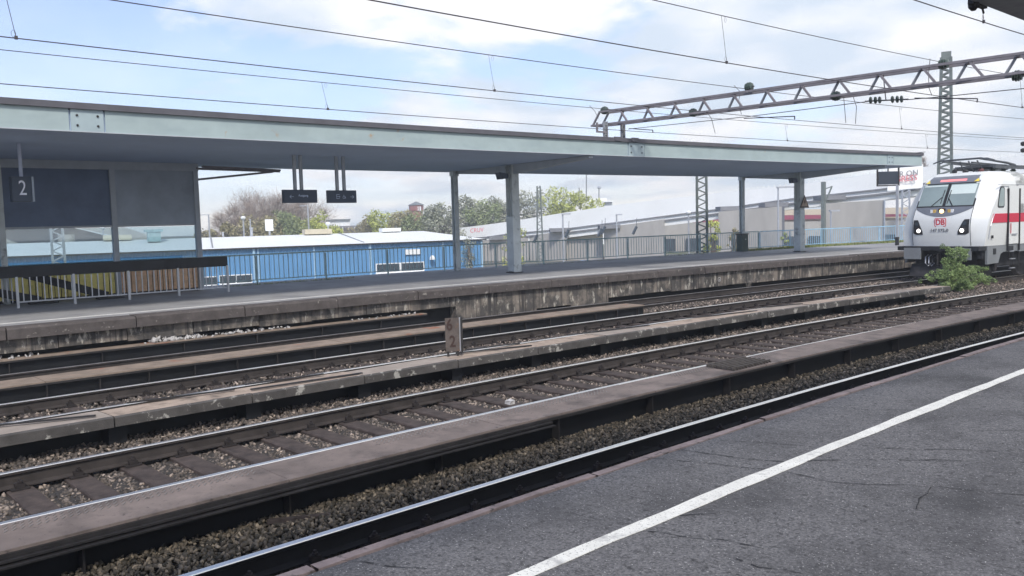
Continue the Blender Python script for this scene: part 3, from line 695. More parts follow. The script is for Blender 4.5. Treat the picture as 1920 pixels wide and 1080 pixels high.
# ================================================================== SHELTER
DS = 24.0
sh = thing('platform_shelter', W(7, DS, .78), 'dark panelled platform windbreak with glass strip and painted slats on far platform', 'shelter')
posts = [-2.4, .0, 2.4, 4.84, 7.2, 9.2]
for p_ in posts:
    g = MB(); g.tbox(p_, DS-.02, 2.5, .12, .14, 3.46); g.build('post', m_rib if p_ > 5 else m_col, sh)
for i in range(len(posts)-1):
    a, b = posts[i]+.06, posts[i+1]-.06; cm = (a+b)/2; l = b-a
    MB().tbox(cm, DS, 3.43, l, .05, 1.48).build('upper_panel', m_dark2 if i == 4 else m_dark, sh)
    MB().tbox(cm, DS-.03, 2.665, l, .08, .05).build('sash', m_frame if 0 else m_rib, sh)
    MB().tbox(cm, DS, 2.16, l, .012, .94).build('glass_pane', m_glass, sh)
    MB().tbox(cm, DS-.01, 1.66, l, .07, .06).build('sash', m_rib, sh)
    mm = [m_red, m_red, m_red, m_yellow, m_orange][i]
    n = int(l/.125)
    for j in range(n):
        m2 = mm
        if i == 2 and j > n-3: m2 = m_yellow
        MB().tbox(a+(j+.5)*l/n, DS+random.uniform(-.012, .012), 1.24, l/n-.02, .03, .76).build('slat', m2, sh)
    MB().tbox(cm, DS+.06, 1.22, l, .03, .88).build('backing_board', m_black, sh)
MB().sweep(rect_ring(DS-.08, DS+.08, 4.17, 4.385), posts[0], 9.28, .8).build('top_rail', m_rib, sh)
# bracket arms
P = lambda x, y: atd(x, y, DS-.1)
MB().beam(W(9.2, DS-.05, 4.25), W(11.5, DS-.05, 4.22), .06, .07).build('roof_arm', m_truss, sh)
MB().beam(W(9.2, DS-.05, 3.93), W(11.3, DS-.05, 4.20), .06, .06).build('roof_arm', m_truss, sh)
MB().beam(W(9.2, DS-.6, 4.27), W(11.5, DS-.1, 4.25), .05, .05).build('roof_arm', m_truss, sh)
# stair stringers
for a, b, lb in ((4.85, 6.75, 'black sloping stair stringer in front of the yellow slats'), (3.0, 5.35, 'black sloping stair stringer in front of the red slats, left')):
    t = thing('stair_stringer', W(b, 23.2, .78), lb, 'stair stringer')
    MB().beam(W(a, 23.2, 1.62), W(b, 23.2, .86), .06, .20).build('board', m_black, t)
    MB().tbox(b+.05, 23.2, .80, .55, .35, .04).build('foot', m_black, t)

# baluster fence in front of it
bf = thing('stairwell_fence', W(7, 22.3, .78), 'low galvanised baluster fence with a wide black top board before the shelter', 'fence')
FD = 22.35
MB().sweep(rect_ring(FD-.03, FD+.02, 1.49, 1.76), 4.45, 9.32, .5).build('top_board', m_black, bf)
MB().sweep(rect_ring(FD-.02, FD+.02, .90, .93), 4.74, 9.32, .5).build('bottom_rail', m_galv, bf)
for p_ in (4.74, 5.84, 6.98, 8.10, 9.30): MB().tbox(p_, FD-.035, 1.14, .05, .05, .74).build('post', m_galv, bf)
me = MB().obox(Vector((0, 0, 1.2)), X*.010, Y*.012, UP*.29).mesh('baluster', m_galv)
q = 4.86
while q < 9.25: inst('baluster', me, bf, W(q, FD, 0), -q/RC+math.pi); q += .135
# return leg going back on left
MB().beam(W(4.45, FD, 1.62), W(4.2, 23.8, 1.62), .05, .26).build('top_board', m_black, bf)
for j in range(5): inst('baluster', me, bf, W(4.68-j*.06, FD+.15+j*.16, 0), 0)

# ================================================================== BACK RAILING
def dR(s): return float(np.interp(s, [-10, 11, 16, 24, 30, 36, 44, 60], [24.6, 24.6, 24.75, 24.85, 25.1, 25.35, 25.1, 24.7]))
def railing(s0, s1, m, lb, pstep=2.12):
    t = thing('platform_railing', W((s0+s1)/2, dR((s0+s1)/2), .78), lb, 'railing')
    for z, w in ((1.70, .045), (.92, .03)):
        g = MB(); q = s0
        while q < s1-.01:
            e = min(s1, q+pstep/2); g.beam(W(q, dR(q), z), W(e, dR(e), z), w, w); q = e
        g.build('rail_bar', m, t)
    pm = MB().obox(Vector((0, 0, 1.22)), X*.022, Y*.022, UP*.44).mesh('post', m)
    bm = MB().obox(Vector((0, 0, 1.305)), X*.008, Y*.010, UP*.372).mesh('baluster', m)
    q = s0; n = 0
    while q <= s1+.01: inst('post', pm, t, W(q, dR(q), 0), -q/RC); q += pstep
    q = s0+.14
    while q < s1 and n < 299: inst('baluster', bm, t, W(q, dR(q), 0), -q/RC); q += .141; n += 1
railing(-6, 32.2, m_rfence, 'grey green baluster railing along the back of the far platform')
railing(34.0, 56, m_rfence2, 'light blue baluster railing at the right end of the far platform')
# short green piece between
railing(32.3, 33.9, m_rfence, 'short green baluster railing panel beside the litter bin', .8)
# weeds along the platform back edge
def blades(name, m, n, f, h0, h1, lb, cat):
    V = []; R_ = []
    for _ in range(n):
        s_, d_, z_ = f(); h = random.uniform(h0, h1); a = random.uniform(0, 6.28); w = h*.10; u = Vector((math.cos(a), math.sin(a), 0)); b = random.uniform(0, 6.28); ln = Vector((math.cos(b), math.sin(b), 0))*h*random.uniform(.1, .6)
        p = W(s_, d_, z_); V += [p-u*w, p+u*w, p+ln+UP*h]; R_ += [random.random()]*3
    V = np.array([tuple(v) for v in V]); F = np.arange(len(V)).reshape(-1, 3)
    o = bpy.data.objects.new(name, tri_mesh(name, V, F, m, np.array(R_))); COL.objects.link(o); tag(o, lb, cat, kind='stuff')
blades('weeds', m_gblade, 9000, lambda: ((lambda q: (q, dR(q)-abs(random.gauss(0, .22)), .775))(random.uniform(33, 56))), .04, .16, 'yellow green weeds growing at the foot of the blue railing', 'weeds')
blades('weeds', m_gblade, 1500, lambda: ((lambda q: (q, dR(q)-abs(random.gauss(0, .08)), .775))(random.choice([random.uniform(10, 14), random.uniform(20, 32)]))), .02, .08, 'sparse weeds at the foot of the grey green railing', 'weeds')

# ================================================================== CATENARY
def wire(name, d, s0, s1, z, r, lb, msgr=None, drops=(), rm=None, step=2.):
    t = thing(name, W(s0, d, z), lb, 'overhead wire', 'overhead wires above the tracks')
    zf = z if callable(z) else (lambda s: z)
    n = int((s1-s0)/step); MB().tube([W(s0+(s1-s0)*i/n, d, zf(s0+(s1-s0)*i/n)) for i in range(n+1)], r, 5).build('contact_wire', m_wire, t)
    if msgr:
        MB().tube([W(s0+(s1-s0)*i/n, d, msgr(s0+(s1-s0)*i/n)) for i in range(n+1)], rm or r*.9, 5).build('messenger_wire', m_wire, t)
        for q in drops:
            zc = zf(q); zm = msgr(q+.05); g = MB().tube([W(q, d, zc), W(q-.10, d+.03, zm)], .0045, 4)
            T, Nn = fr(q)
            for zz, sg in ((zc+.06, 1), (zm-.06, -1)):
                g.tube([W(q, d, zz)+T*(.03*math.cos(a)-.03)+UP*.05*math.sin(a) for a in np.linspace(0, 6.28, 8)], .003, 4)
            g.tbox(q, d, zc+.01, .035, .03, .05); g.build('dropper', m_wire, t)
    return t
# z values measured along each wire
t_ = CE
wire('overhead_line', 5.1, -9, 75, 5.35, .0085, 'overhead line of the nearest track crossing the top right corner', lambda s: 6.1+.0035*(s-14)**2 if s < 25 else 6.5, (14.4, 21, 28, 36))
wire('overhead_line', 8.95, -9, 75, 5.216, .0095, 'thick overhead contact line sweeping from top centre to the lattice mast', lambda s: 6.04 if s < 21 else 6.04+.002*(s-21)**2*.3, (13.1, 25.5, 33, 41), rm=.008)
wire('overhead_line', 13.3, -9, 75, 5.162, .0085, 'overhead line running from the upper left edge to the truss tip insulator', lambda s: 5.88, (3.15, 11.3, 27, 36, 45), rm=.009)
wire('overhead_line', 16.3, -9, 75, 5.0, .0085, 'lowest overhead line just above the far canopy roof edge', lambda s: 5.565, (9.25, 25.2, 33.5, 42))
# cross beam truss
tr = thing('catenary_truss', W(19.1, 17.9, 4.95), 'long brown steel truss beam carrying the overhead wires across the tracks', 'truss beam')
A0 = W(19.12, 18.15, 5.44); B0 = W(20.35, 1.2, 5.22)
ax = (B0-A0); LT = ax.length; ax.normalize(); axh = Vector((ax.x, ax.y, 0)).normalized(); sd_ = axh.cross(UP)   # sideways
HW, HT = .21, .40
def TP(t, side, top): return A0+ax*t+sd_*(side*HW)+UP*(HT if top else 0)
for side in (-1, 1):
    for top in (0, 1): MB().beam(TP(-.1, side, top), TP(LT, side, top), .07, .055).build('chord', m_truss, tr)
n = 17; st = LT/n
for i in range(n):
    for side in (-1, 1):
        if side == -1: a, b = TP(i*st+.12*st, side, 0), TP(i*st+.36*st, side, 1)
        else: a, b = TP(i*st+.86*st, side, 0), TP(i*st+.56*st, side, 1)
        MB().beam(a, b, .05, .05).build('brace', m_truss2 if side == -1 else m_truss, tr)
    MB().beam(TP(i*st+.36*st, -1, 1)+UP*.0, TP(i*st+.60*st, 1, 1), .07, .04).build('top_brace', m_truss, tr)
    MB().beam(TP(i*st+.12*st, -1, 0)-UP*.0, TP(i*st+.86*st, 1, 0), .035, .03).build('bottom_brace', m_truss, tr)
# end frame and legs on the canopy roof
for q in (-.62, ):
    for side in (-1, 1):
        MB().beam(TP(-.55, side, 0), TP(-.25, side, 1), .05, .05).build('end_brace', m_truss, tr)
        MB().beam(TP(-.62, side, 0), TP(.1, side, 0), .06, .05).build('chord', m_truss, tr); MB().beam(TP(-.28, side, 1), TP(.1, side, 1), .06, .05).build('chord', m_truss, tr)
MB().beam(TP(-.6, -1, 0), TP(-.6, 1, 0), .05, .05).build('end_bar', m_truss, tr)
for s_, d_ in ((18.80, 18.02), (19.50, 18.02)):
    zt_ = 5.50; T, Nn = fr(s_)
    lg = MB(); 
    for q in (-1, 1): lg.beam(W(s_, d_, 4.97)+T*.055*q, W(s_, d_, zt_)+T*.055*q, .035, .08)
    for z in (5.1, 5.25, 5.4): lg.tbox(s_, d_, z, .1, .05, .025)
    lg.build('leg', m_truss2, tr)
    MB().tbox(s_, d_-.05, 4.985, .30, .22, .03).build('foot_plate', m_truss, tr)
    MB().tbox(s_, 17.50, 4.92, .26, .05, .12).build('foot_plate', m_roofedge, tr)
MB().beam(W(18.45, 18.0, 5.45), W(18.45, 18.0, 5.15), .05).build('hanger', m_truss, tr); MB().beam(W(18.45, 18.0, 5.17), W(18.8, 18.0, 5.17), .05).build('hanger', m_truss, tr)
# off-frame mast at the near end of the truss
ms = thing('steel_mast', W(20.4, 1.3, .78), 'steel mast carrying the near end of the truss beam', 'mast')
for q in (-1, 1): MB().beam(W(20.4, 1.3, .78)+sd_*.2*q, W(20.4, 1.3, 6.2)+sd_*.2*q, .10).build('leg', m_mast, ms)
def blob(c, r, lb, nm='insulator'):
    t = thing(nm, c, lb, 'insulator', 'insulators on the truss beam')
    for i in range(4):
        MB().lathe(c+axh*(i-1.5)*r*.42, axh, [(-r*.17, r*.35), (-r*.12, r*(.85+.15*(i in (1, 2)))), (r*.02, r*(.8+.2*(i in (1, 2)))), (r*.17, r*.35)], 14).build('shed', m_ins, t)
    MB().beam(c-axh*r*1.2, c+axh*r*1.2, r*.22).build('rod', m_wire, t)
for x, y, lb in ((1405, 163, 'dark insulator on top of the truss, third track'), (1134, 207, 'dark insulator on top of the truss tip above the canopy'), (1770, 120, 'dark insulator on top of the truss before the lattice mast')):
    v = ray(x, y); # depth where the ray passes over the beam's plan line
    nrm_ = sd_; k = (A0-Vector((0, 0, CZ))).dot(nrm_)/v.dot(nrm_); c = Vector((0, 0, CZ))+v*k
    blob(c, .125, lb)
for x, y, lb in ((1300, 211, 'green insulator under the left part of the truss'), (1568, 180, 'green insulator under the middle of the truss'), (1908, 142, 'green insulator under the right part of the truss')):
    v = ray(x, y); k = (A0-Vector((0, 0, CZ))).dot(sd_)/v.dot(sd_); c = Vector((0, 0, CZ))+v*k; blob(c, .12, lb)
# cross-span wire with the insulator string
def onplane(x, y, off=0.):
    v = ray(x, y); k = (A0+sd_*off-Vector((0, 0, CZ))).dot(sd_)/v.dot(sd_); return Vector((0, 0, CZ))+v*k
cw = thing('cross_span_wire', onplane(1180, 241), 'thin cross-span wire with a string of six disc insulators below the truss', 'cross wire')
MB().tube([onplane(1178, 242), onplane(1400, 219), onplane(1622, 191)], .010, 5).build('wire', m_wire, cw)
MB().tube([onplane(1700, 187), onplane(1760, 182), onplane(1930, 165), onplane(2100, 150)], .010, 5).build('wire', m_wire, cw)
for x in (1633, 1642, 1650, 1674, 1683, 1691):
    c = onplane(x, 188-(x-1633)*.04); MB().lathe(c, axh, [(-.018, .03), (-.014, .085), (.004, .08), (.018, .03)], 14).build('disc', m_ins, cw)
MB().beam(onplane(1622, 190), onplane(1703, 186), .03).build('rod', m_wire, cw)
MB().beam(onplane(1661, 187), onplane(1656, 140), .018).build('hanger', m_wire, cw)
for (x0, y0, x1, y1, x2, y2) in ((1180, 241, 1224, 244, 1224, 249), (1395, 222, 1490, 218, 1490, 224), (1715, 184, 1833, 185, 1832, 192)):
    t = thing('steady_arm', onplane(x0, y0), {1180: 'thin steady arm beside the canopy truss leg', 1395: 'thin steady arm under the middle of the truss', 1715: 'thin steady arm in front of the lattice mast'}[x0], 'steady arm')
    MB().tube([onplane(x0, y0), onplane(x1, y1)], .014, 6).build('tube', m_wire, t); MB().beam(onplane(x1, y1), onplane(x2, y2), .022).build('clamp', m_wire, t)
# jumper leads
jl = ['curved jumper cable beside the upper insulator left of truss centre', 'hair-thin jumper cable hanging below the left part of the truss', 'long curved jumper cable in front of the lattice mast', 'curved jumper cable left of the disc insulator string', 'short jumper cable at the truss end over the canopy', 'straight thin jumper below the truss left of the disc insulators']
for (pts) in (((1376, 160), (1388, 172), (1385, 190), (1390, 214)), ((1325, 210), (1334, 222), (1341, 250)), ((1744, 110), (1741, 140), (1742, 165), (1747, 178)), ((1600, 182), (1606, 200), (1604, 232)), ((1105, 198), (1115, 208), (1122, 222)), ((1582, 182), (1586, 230))):
    t = MB().tube([onplane(*p) for p in pts], .008, 5); t.build('jumper_cable', m_wire, org=onplane(*pts[0]), label=jl.pop(0), cat='cable', group='jumper cables at the truss')

# lattice masts
def lattice(P0, h, w0, w1, lb, m=m_mast, n=14, cap=False, name='lattice_mast'):
    t = thing(name, P0, lb, 'mast'); v = Vector((P0.x, P0.y, 0)).normalized(); a = v.cross(UP)*-1; b = v
    def C(i, j, z): w = w0+(w1-w0)*z/h; return P0+a*i*w/2+b*j*w*.4+UP*z
    for i in (-1, 1):
        for j in (-1, 1): MB().beam(C(i, j, 0), C(i, j, h), w0*.17).build('leg', m, t)
    for k in range(n):
        z0, z1 = h*k/n, h*(k+1)/n; zm = (z0+z1)/2
        for j in (-1, 1):
            g = MB(); g.beam(C(-1, j, z0), C(1, j, zm), w0*.10); g.beam(C(1, j, zm), C(-1, j, z1), w0*.10); g.build('lacing', m, t)
        g = MB(); g.beam(C(1, -1, z0), C(1, 1, zm), w0*.06); g.beam(C(1, 1, zm), C(1, -1, z1), w0*.06); g.build('lacing', m, t)
    if cap: MB().obox(P0+UP*(h-.0), a*w1*.55, b*w1*.5, UP*.3).build('cap_plate', m, t)
    MB().obox(P0+UP*.05, a*w0*.8, b*w0*.8, UP*.05).build('foot_plate', m_gedge, t)
    return t
pm = W(45.6, 23.8, .78); pm = atd(1772, 320, 23.8); ztop = atd(1769, 97, 23.8).z
lattice(Vector((pm.x, pm.y, .78)), ztop-.78-.3, .78, .46, 'tall green grey lattice mast rising behind the white locomotive', n=26, cap=True)
pm = atd(1317, 470, 27.4); lattice(Vector((pm.x, pm.y, -3.7)), 8.7, .55, .46, 'green lattice mast behind the railing seen under the far canopy', n=20)
pm = at(1013, 470, 118); lattice(Vector((pm.x, pm.y, -3.7)), 2.4+(418-348)*118/FPX+3.7, .9, .42, 'slender distant lattice mast before the white ramp wall', n=12)
pm = at(109, 470, 66); lattice(Vector((pm.x, pm.y, -3.7)), 7.0, .9, .8, 'pale lattice mast seen through the shelter glass', m_galv, n=9)
pm = at(1698, 460, 80); lattice(Vector((pm.x, pm.y, -3.7)), 2.4+(398-355)*80/FPX+3.7, .8, .6, 'pale lattice mast just left of the locomotive', m_galv, n=10)

# ================================================================== NEAR CANOPY CORNER
nc = thing('near_canopy', W(5, 0, .78), 'near platform canopy edge poking into the top right corner', 'canopy')
MB().sweep([(2.72, 4.385), (3.0, 4.37), (3.0, 4.64), (2.72, 4.64)], S0, 60, 1).build('edge_beam', m_truss2, nc)
MB().sweep([(.7, 4.50), (2.715, 4.47), (2.715, 4.63), (.7, 4.63)], S0, 60, 1).build('soffit', m_soffit, nc)  # unseen inner part shaped narrow so its shadow falls beyond the platform edge
for s_ in (-6., 26., 41.):
    g = MB(); icol(g, s_, 1.0, .3, .34, .78, 4.55); g.build('column', m_col, nc)
t = thing('edge_lamp', W(8.75, 3.04, 4.36), 'small dark fitting on the edge of the near canopy, top right', 'fitting')
MB().tbox(8.85, 3.03, 4.38, .34, .05, .05).build('bracket', m_gedge, t); MB().lathe(W(8.75, 3.03, 4.33), UP, [(-.03, .02), (0, .045), (.05, .05)], 10).build('cap', m_gedge, t)
MB().tube([W(8.95, 3.03, 4.38), W(9.0, 3.03, 4.31)], .01, 5).build('stub', m_gedge, t)

# ================================================================== LOCOMOTIVE
SN = 29.25; T0, N0 = fr(SN+1.8); P0 = W(SN, 13.28, 0)
def LP(u, v, w): return P0+T0*u+N0*v+UP*w
lc = thing('locomotive', P0, 'white electric locomotive with red side stripe and lit headlights arriving at right', 'locomotive')
LL = 17.5
WL = [1.22, 1.40, 1.70, 1.95, 2.20, 2.45, 2.62, 3.00, 3.42, 3.58, 3.70, 3.78]
UF = [.06, .03, .00, .00, .05, .17, .27, .48, .74, .92, 1.15, 1.45]
UC = [.22, .22, .28, .34, .44, .60, .74, 1.05, 1.45, 1.62, 1.8, 2.0]
HWD = [1.42, 1.44, 1.46, 1.47, 1.48, 1.48, 1.48, 1.47, 1.40, 1.32, 1.18, .98]
FW = [1.00, 1.01, 1.02, 1.03, 1.03, 1.03, 1.03, 1.01, .98, .96, .93, .88]
fi = lambda a, w: float(np.interp(w, WL, a))
def usurf(w, v):
    u0, uc, hw, fw = fi(UF, w), fi(UC, w), fi(HWD, w), fi(FW, w); a = abs(v)
    if a <= fw: return u0+.07*(a/fw)**2
    return u0+.07+(uc-u0-.07)*((a-fw)/max(hw-fw, .01))**.8
def slice_(w, back):
    hw, fw = fi(HWD, w), fi(FW, w)
    vs = [-hw]*2+[-hw]+list(np.linspace(-hw, -fw, 6))[1:]+list(np.linspace(-fw, fw, 9))[1:]+list(np.linspace(fw, hw, 6))[1:]+[hw, hw]
    us = [back, back*.5]
    pts = [(back, -hw), (3.2, -hw)]
    for v in list(np.linspace(-hw, -fw, 6))+list(np.linspace(-fw, fw, 9))[1:]+list(np.linspace(fw, hw, 6))[1:]: pts.append((usurf(w, v), v))
    pts += [(3.2, hw), (back, hw)]; return pts
g = MB(); wl2 = []
for i in range(len(WL)-1): wl2 += list(np.linspace(WL[i], WL[i+1], 3))[:-1]
wl2.append(WL[-1])
for w in wl2:
    for u, v in slice_(w, 2.35): g.v.append(tuple(LP(u, v, w)))
n = len(slice_(2, 2.35))
for i in range(len(wl2)-1):
    for j in range(n): g.f.append((i*n+j, i*n+(j+1) % n, (i+1)*n+(j+1) % n, (i+1)*n+j)); g.mi.append(0)
g.f.append(tuple(range(n))[::-1]); g.f.append(tuple((len(wl2)-1)*n+j for j in range(n))); g.mi += [0, 0]
cab = g.build('cab_shell', m_locow, lc, smooth=True)
for p in cab.data.polygons:
    if abs(p.normal.z) > .95 and len(p.vertices) > 6: p.use_smooth = False
try: cab.data.set_sharp_from_angle(angle=math.radians(28))
except Exception: pass
# body behind the cab
def lbox(u0, u1, v0, v1, w0, w1): return MB().obox(LP((u0+u1)/2, (v0+v1)/2, (w0+w1)/2), T0*(u1-u0)/2, N0*(v1-v0)/2, UP*(w1-w0)/2)
def prism(ring, u0, u1):
    n = len(ring); m = MB(); m.add([LP(u0, v, w) for v, w in ring]+[LP(u1, v, w) for v, w in ring], [tuple(range(n))[::-1], tuple(range(n, 2*n))]+[(i, (i+1) % n, n+(i+1) % n, n+i) for i in range(n)]); return m
prism([(-1.48, 1.22), (1.48, 1.22), (1.48, 3.26), (-1.48, 3.26)], 2.36, LL).build('body', m_locow, lc)
prism([(-1.46, 3.262), (1.46, 3.262), (1.12, 3.62), (-1.12, 3.62)], 2.36, LL).build('roof', m_locogrey, lc)
# front overlay panels
def fpanel(pts, off, m, name, parent=lc, n=6, hide=False):    # polygon columns: list of (v, wlo, whi)
    g = MB(); rows = []
    for v, a, b in pts:
        r_ = []
        for k in range(n+1):
            w = a+(b-a)*k/n; r_.append((usurf(w, v)-off, v, w))
        rows.append(r_)
    for r_ in rows:
        for (u, v, w) in r_: g.v.append(tuple(LP(u, v, w)))
    base2 = len(g.v)
    for r_ in rows:
        for (u, v, w) in r_: g.v.append(tuple(LP(u+off+.02, v, w)))
    R_ = len(rows)
    for i in range(R_-1):
        for k in range(n):
            a = i*(n+1)+k; g.f.append((a, a+1, a+n+2, a+n+1)); g.mi.append(0); g.f.append((base2+a, base2+a+n+1, base2+a+n+2, base2+a+1)); g.mi.append(0)
        for k in (0, n):
            a = i*(n+1)+k; g.f.append((a, a+n+1, base2+a+n+1, base2+a)); g.mi.append(0)
    for i in (0, R_-1):
        for k in range(n):
            a = i*(n+1)+k; g.f.append((a, base2+a, base2+a+1, a+1)); g.mi.append(0)
    return g.build(name, m, parent)
V = lambda a, b, n=9: np.linspace(a, b, n)
fpanel([(v, 2.56, 3.60+.0*v) for v in V(-1.02, 1.02, 13)], .006, m_seal, 'windscreen_surround')
ws = []
for a, b in ((-.97, -.055), (.055, .97)):
    ws.append(fpanel([(v, 2.62, 3.37) for v in V(a, b, 7)], .016, m_wglass, 'windscreen'))
fpanel([(v, 3.02, 3.34) for v in V(-.93, -.07, 6)], .020, m_blind, 'sun_blind', ws[0])
fpanel([(v, 3.30, 3.35) for v in V(.07, .93, 6)], .020, m_blind, 'sun_blind', ws[1])
fpanel([(v, 3.41, 3.66) for v in V(-.98, .98, 13)], .014, m_locodk, 'roof_band')
fpanel([(v, 3.47, 3.54) for v in V(-.50, .42, 9)], .020, m_led, 'destination_display')
for q in (-1, 1):
    fpanel([(q*.93, 3.43, 3.44), (q*.87, 3.43, 3.53), (q*.86, 3.43, 3.54), (q*.78, 3.43, 3.44)], .021, m_ledy, 'corner_triangle')
fpanel([(v, 2.50-.28*(1-(abs(v)/.99)**2.0)+.02, 2.575) for v in V(-.99, .99, 17)], .012, m_locodk, 'light_band')
for x, m_, nm, r_ in ((0, m_lampo, 'top_light', .075), (-.26, m_orglass, 'side_light', .05), (-.36, m_frame, 'side_light', .045), (.26, m_orglass, 'side_light', .05), (.36, m_frame, 'side_light', .045)):
    c = LP(usurf(2.43, x)-.015, x, 2.43)
    if nm == 'top_light':
        MB().obox(c+T0*.01, N0*.12, UP*.10, T0*.012).build('lamp_housing', m_seal, lc)
        MB().lathe(c-T0*.005, -T0, [(0, r_), (.02, r_), (.035, r_*.7)], 16).build(nm, m_, lc)
    else: MB().obox(c, N0*r_, UP*.065, T0*.02).build(nm, m_, lc)
for q in (-1, 1):        # headlights
    pts = []
    for t_ in np.linspace(0, 1, 8):
        v = .62+.36*t_; lo = 1.62+.0*t_+.14*max(0, t_-.7)/.3*.4; hi = 1.72+.42*min(1, t_*1.9) if t_ < .6 else 2.14
        pts.append((q*v, lo, hi))
    hl = fpanel(pts, .012, m_seal, 'headlight')
    c = LP(usurf(1.76, q*.765)-.02, q*.765, 1.76); MB().lathe(c, -T0, [(0, .062), (.012, .062), (.03, .04)], 18).build('lit_lens', m_lamp, hl)
    c = LP(usurf(2.0, q*.84)-.018, q*.84, 2.0); MB().lathe(c, -T0, [(0, .07), (.012, .07), (.014, .05)], 16).build('dark_lens', m_win, hl)
# wipers
for a, b in (((-.13, 2.60), (-.10, 2.60)),):
    pass
for (v0, w0, v1, w1) in ((.45, 2.60, .13, 2.92), (-.33, 2.60, -.10, 2.90)):
    g = MB(); g.beam(LP(usurf(w0, v0)-.04, v0, w0), LP(usurf(w1, v1)-.04, v1, w1), .02); g.build('wiper', m_seal, lc)
    g = MB(); g.beam(LP(usurf(w1-.2, v1)-.03, v1-.0, w1-.22), LP(usurf(w1+.25, v1)-.03, v1-.02, w1+.26), .018); g.build('wiper_blade', m_seal, lc)
# badge: white-filled red rounded frame with the letters
bc = LP(usurf(2.06, 0)-.014, -.02, 2.045); an = -N0
def rrect(mb, c, a, b, n_, w, h, r, th):
    pts = []
    for cx_, cy_, a0 in ((w-r, h-r, 0), (-w+r, h-r, 90), (-w+r, -h+r, 180), (w-r, -h+r, 270)):
        for k in range(5): t = math.radians(a0+k*22.5); pts.append((cx_+r*math.cos(t), cy_+r*math.sin(t)))
    n = len(pts); mb.add([c+a*x+b*y for x, y in pts]+[c+a*x+b*y+n_*th for x, y in pts], [tuple(range(n))[::-1], tuple(range(n, 2*n))]+[(i, (i+1) % n, n+(i+1) % n, n+i) for i in range(n)]); return mb
bd = rrect(MB(), bc, an, UP, -T0, .205, .150, .045, .006).build('badge', m_logored, lc)
rrect(MB(), bc-T0*.0065, an, UP, -T0, .178, .124, .032, .004).build('badge_field', m_frame, bd)
text_mb('DB', .27, bc-T0*.013, an, UP, .003, .92, .008).build('badge_letters', m_logored, bd)
text_mb('147 573-0', .155, LP(usurf(1.80, 0)-.016, 0, 1.765), an, UP, .003, 1., .003).build('running_number', m_darktext, lc)
# seams on the front
for q in (-1, 1):
    g = MB()
    for i in range(10):
        w0 = 1.24+(2.55-1.24)*i/10; w1 = 1.24+(2.55-1.24)*(i+1)/10
        g.beam(LP(usurf(w0, q*1.02)-.003, q*1.02, w0), LP(usurf(w1, q*1.02)-.003, q*1.02, w1), .014)
    g.build('seam', m_seal, lc)
# near side: doors, window, stripe, skirt
def sp(u0, u1, w0, w1, off=.008, v=-1.48): return MB().obox(LP((u0+u1)/2, v-off/2, (w0+w1)/2), T0*(u1-u0)/2, N0*(off/2+.01), UP*(w1-w0)/2)
g = MB(); 
st = [(.52, 1.99), (.66, 2.30), (1.62, 2.30), (1.62, 1.99)]
def stripe(ring, off=.006):
    m = MB(); n = len(ring); fr_ = [LP(u, -1.482-off, w) for u, w in ring]; bk = [LP(u, -1.47, w) for u, w in ring]
    return m.add(fr_+bk, [tuple(range(n)), tuple(range(n, 2*n))[::-1]]+[(i, n+i, n+(i+1) % n, (i+1) % n) for i in range(n)])
stripe(st).build('red_stripe', m_locored, lc); stripe([(2.52, 1.99), (2.52, 2.30), (LL, 2.30), (LL, 1.99)]).build('red_stripe', m_locored, lc)
dr = sp(1.72, 2.42, 1.24, 3.24, .006).build('cab_door', m_locow, lc)
stripe([(1.72, 1.99), (1.72, 2.30), (2.42, 2.30), (2.42, 1.99)], .024).build('red_stripe', m_locored, dr)
for u in (1.665, 2.465): sp(u-.028, u+.028, 1.0, 3.15, .03).build('grab_pole', m_seal, lc)
MB().beam(LP(1.9, -1.53, 1.58), LP(2.25, -1.53, 1.58), .03).build('handle', m_galv, dr); MB().beam(LP(1.82, -1.52, 1.6), LP(1.82, -1.52, 1.95), .02).build('handle', m_locored, dr)
wr = [(1.00, 2.50), (1.36, 2.50), (1.42, 2.58), (1.42, 3.14), (1.34, 3.22), (1.18, 3.22), (1.10, 3.12), (.96, 2.62), (.96, 2.54)]
sw = stripe(wr, .008).build('side_window', m_seal, lc)
stripe([(1.19+(u-1.19)*.82, 2.86+(w-2.86)*.88) for u, w in wr], .016).build('pane', m_wglass, sw)
MB().tube([LP(.40, -1.47, 1.45), LP(.46, -1.50, 1.9), LP(.70, -1.51, 2.33)], .014, 6).build('handrail', m_galv, lc)
MB().obox(LP(.62, -1.485, 1.52), T0*.035, N0*.02, UP*.05).build('socket', m_seal, lc)
stripe([(.98, 3.262), (.98, 3.28), (2.4, 3.28), (2.4, 3.262)], .012).build('gutter', m_locodk, lc)
# skirt
for sg in (-1, 1):
    v = sg*1.46
    ring = [(.35, 1.215), (LL, 1.215), (LL, .95), (2.6, .95), (2.55, .98), (1.45, .98), (1.25, .92), (1.1, .62), (.35, .60)]
    m = MB(); n = len(ring); m.add([LP(u, v, w) for u, w in ring]+[LP(u, v-sg*.08, w) for u, w in ring], [tuple(range(n)), tuple(range(n, 2*n))[::-1]]+[(i, n+i, n+(i+1) % n, (i+1) % n) for i in range(n)])
    m.build('skirt', m_locogrey, lc)
MB().obox(LP(.82, -1.465, 1.02), T0*.09, N0*.01, UP*.10).build('jacking_point', m_black, lc)
stp = MB().obox(LP(1.95, -1.47, 1.07), T0*.15, N0*.012, UP*.10).build('step_recess', m_black, lc)
MB().obox(LP(1.95, -1.49, .985), T0*.13, N0*.03, UP*.015).build('step', m_galv, lc)
for w in (.72, .40): MB().obox(LP(1.97, -1.50, w), T0*.14, N0*.05, UP*.012).build('step', m_galv, lc)
for u in (1.84, 2.10): MB().beam(LP(u, -1.47, .95), LP(u, -1.47, .40), .025).build('step_hanger', m_gedge, lc)
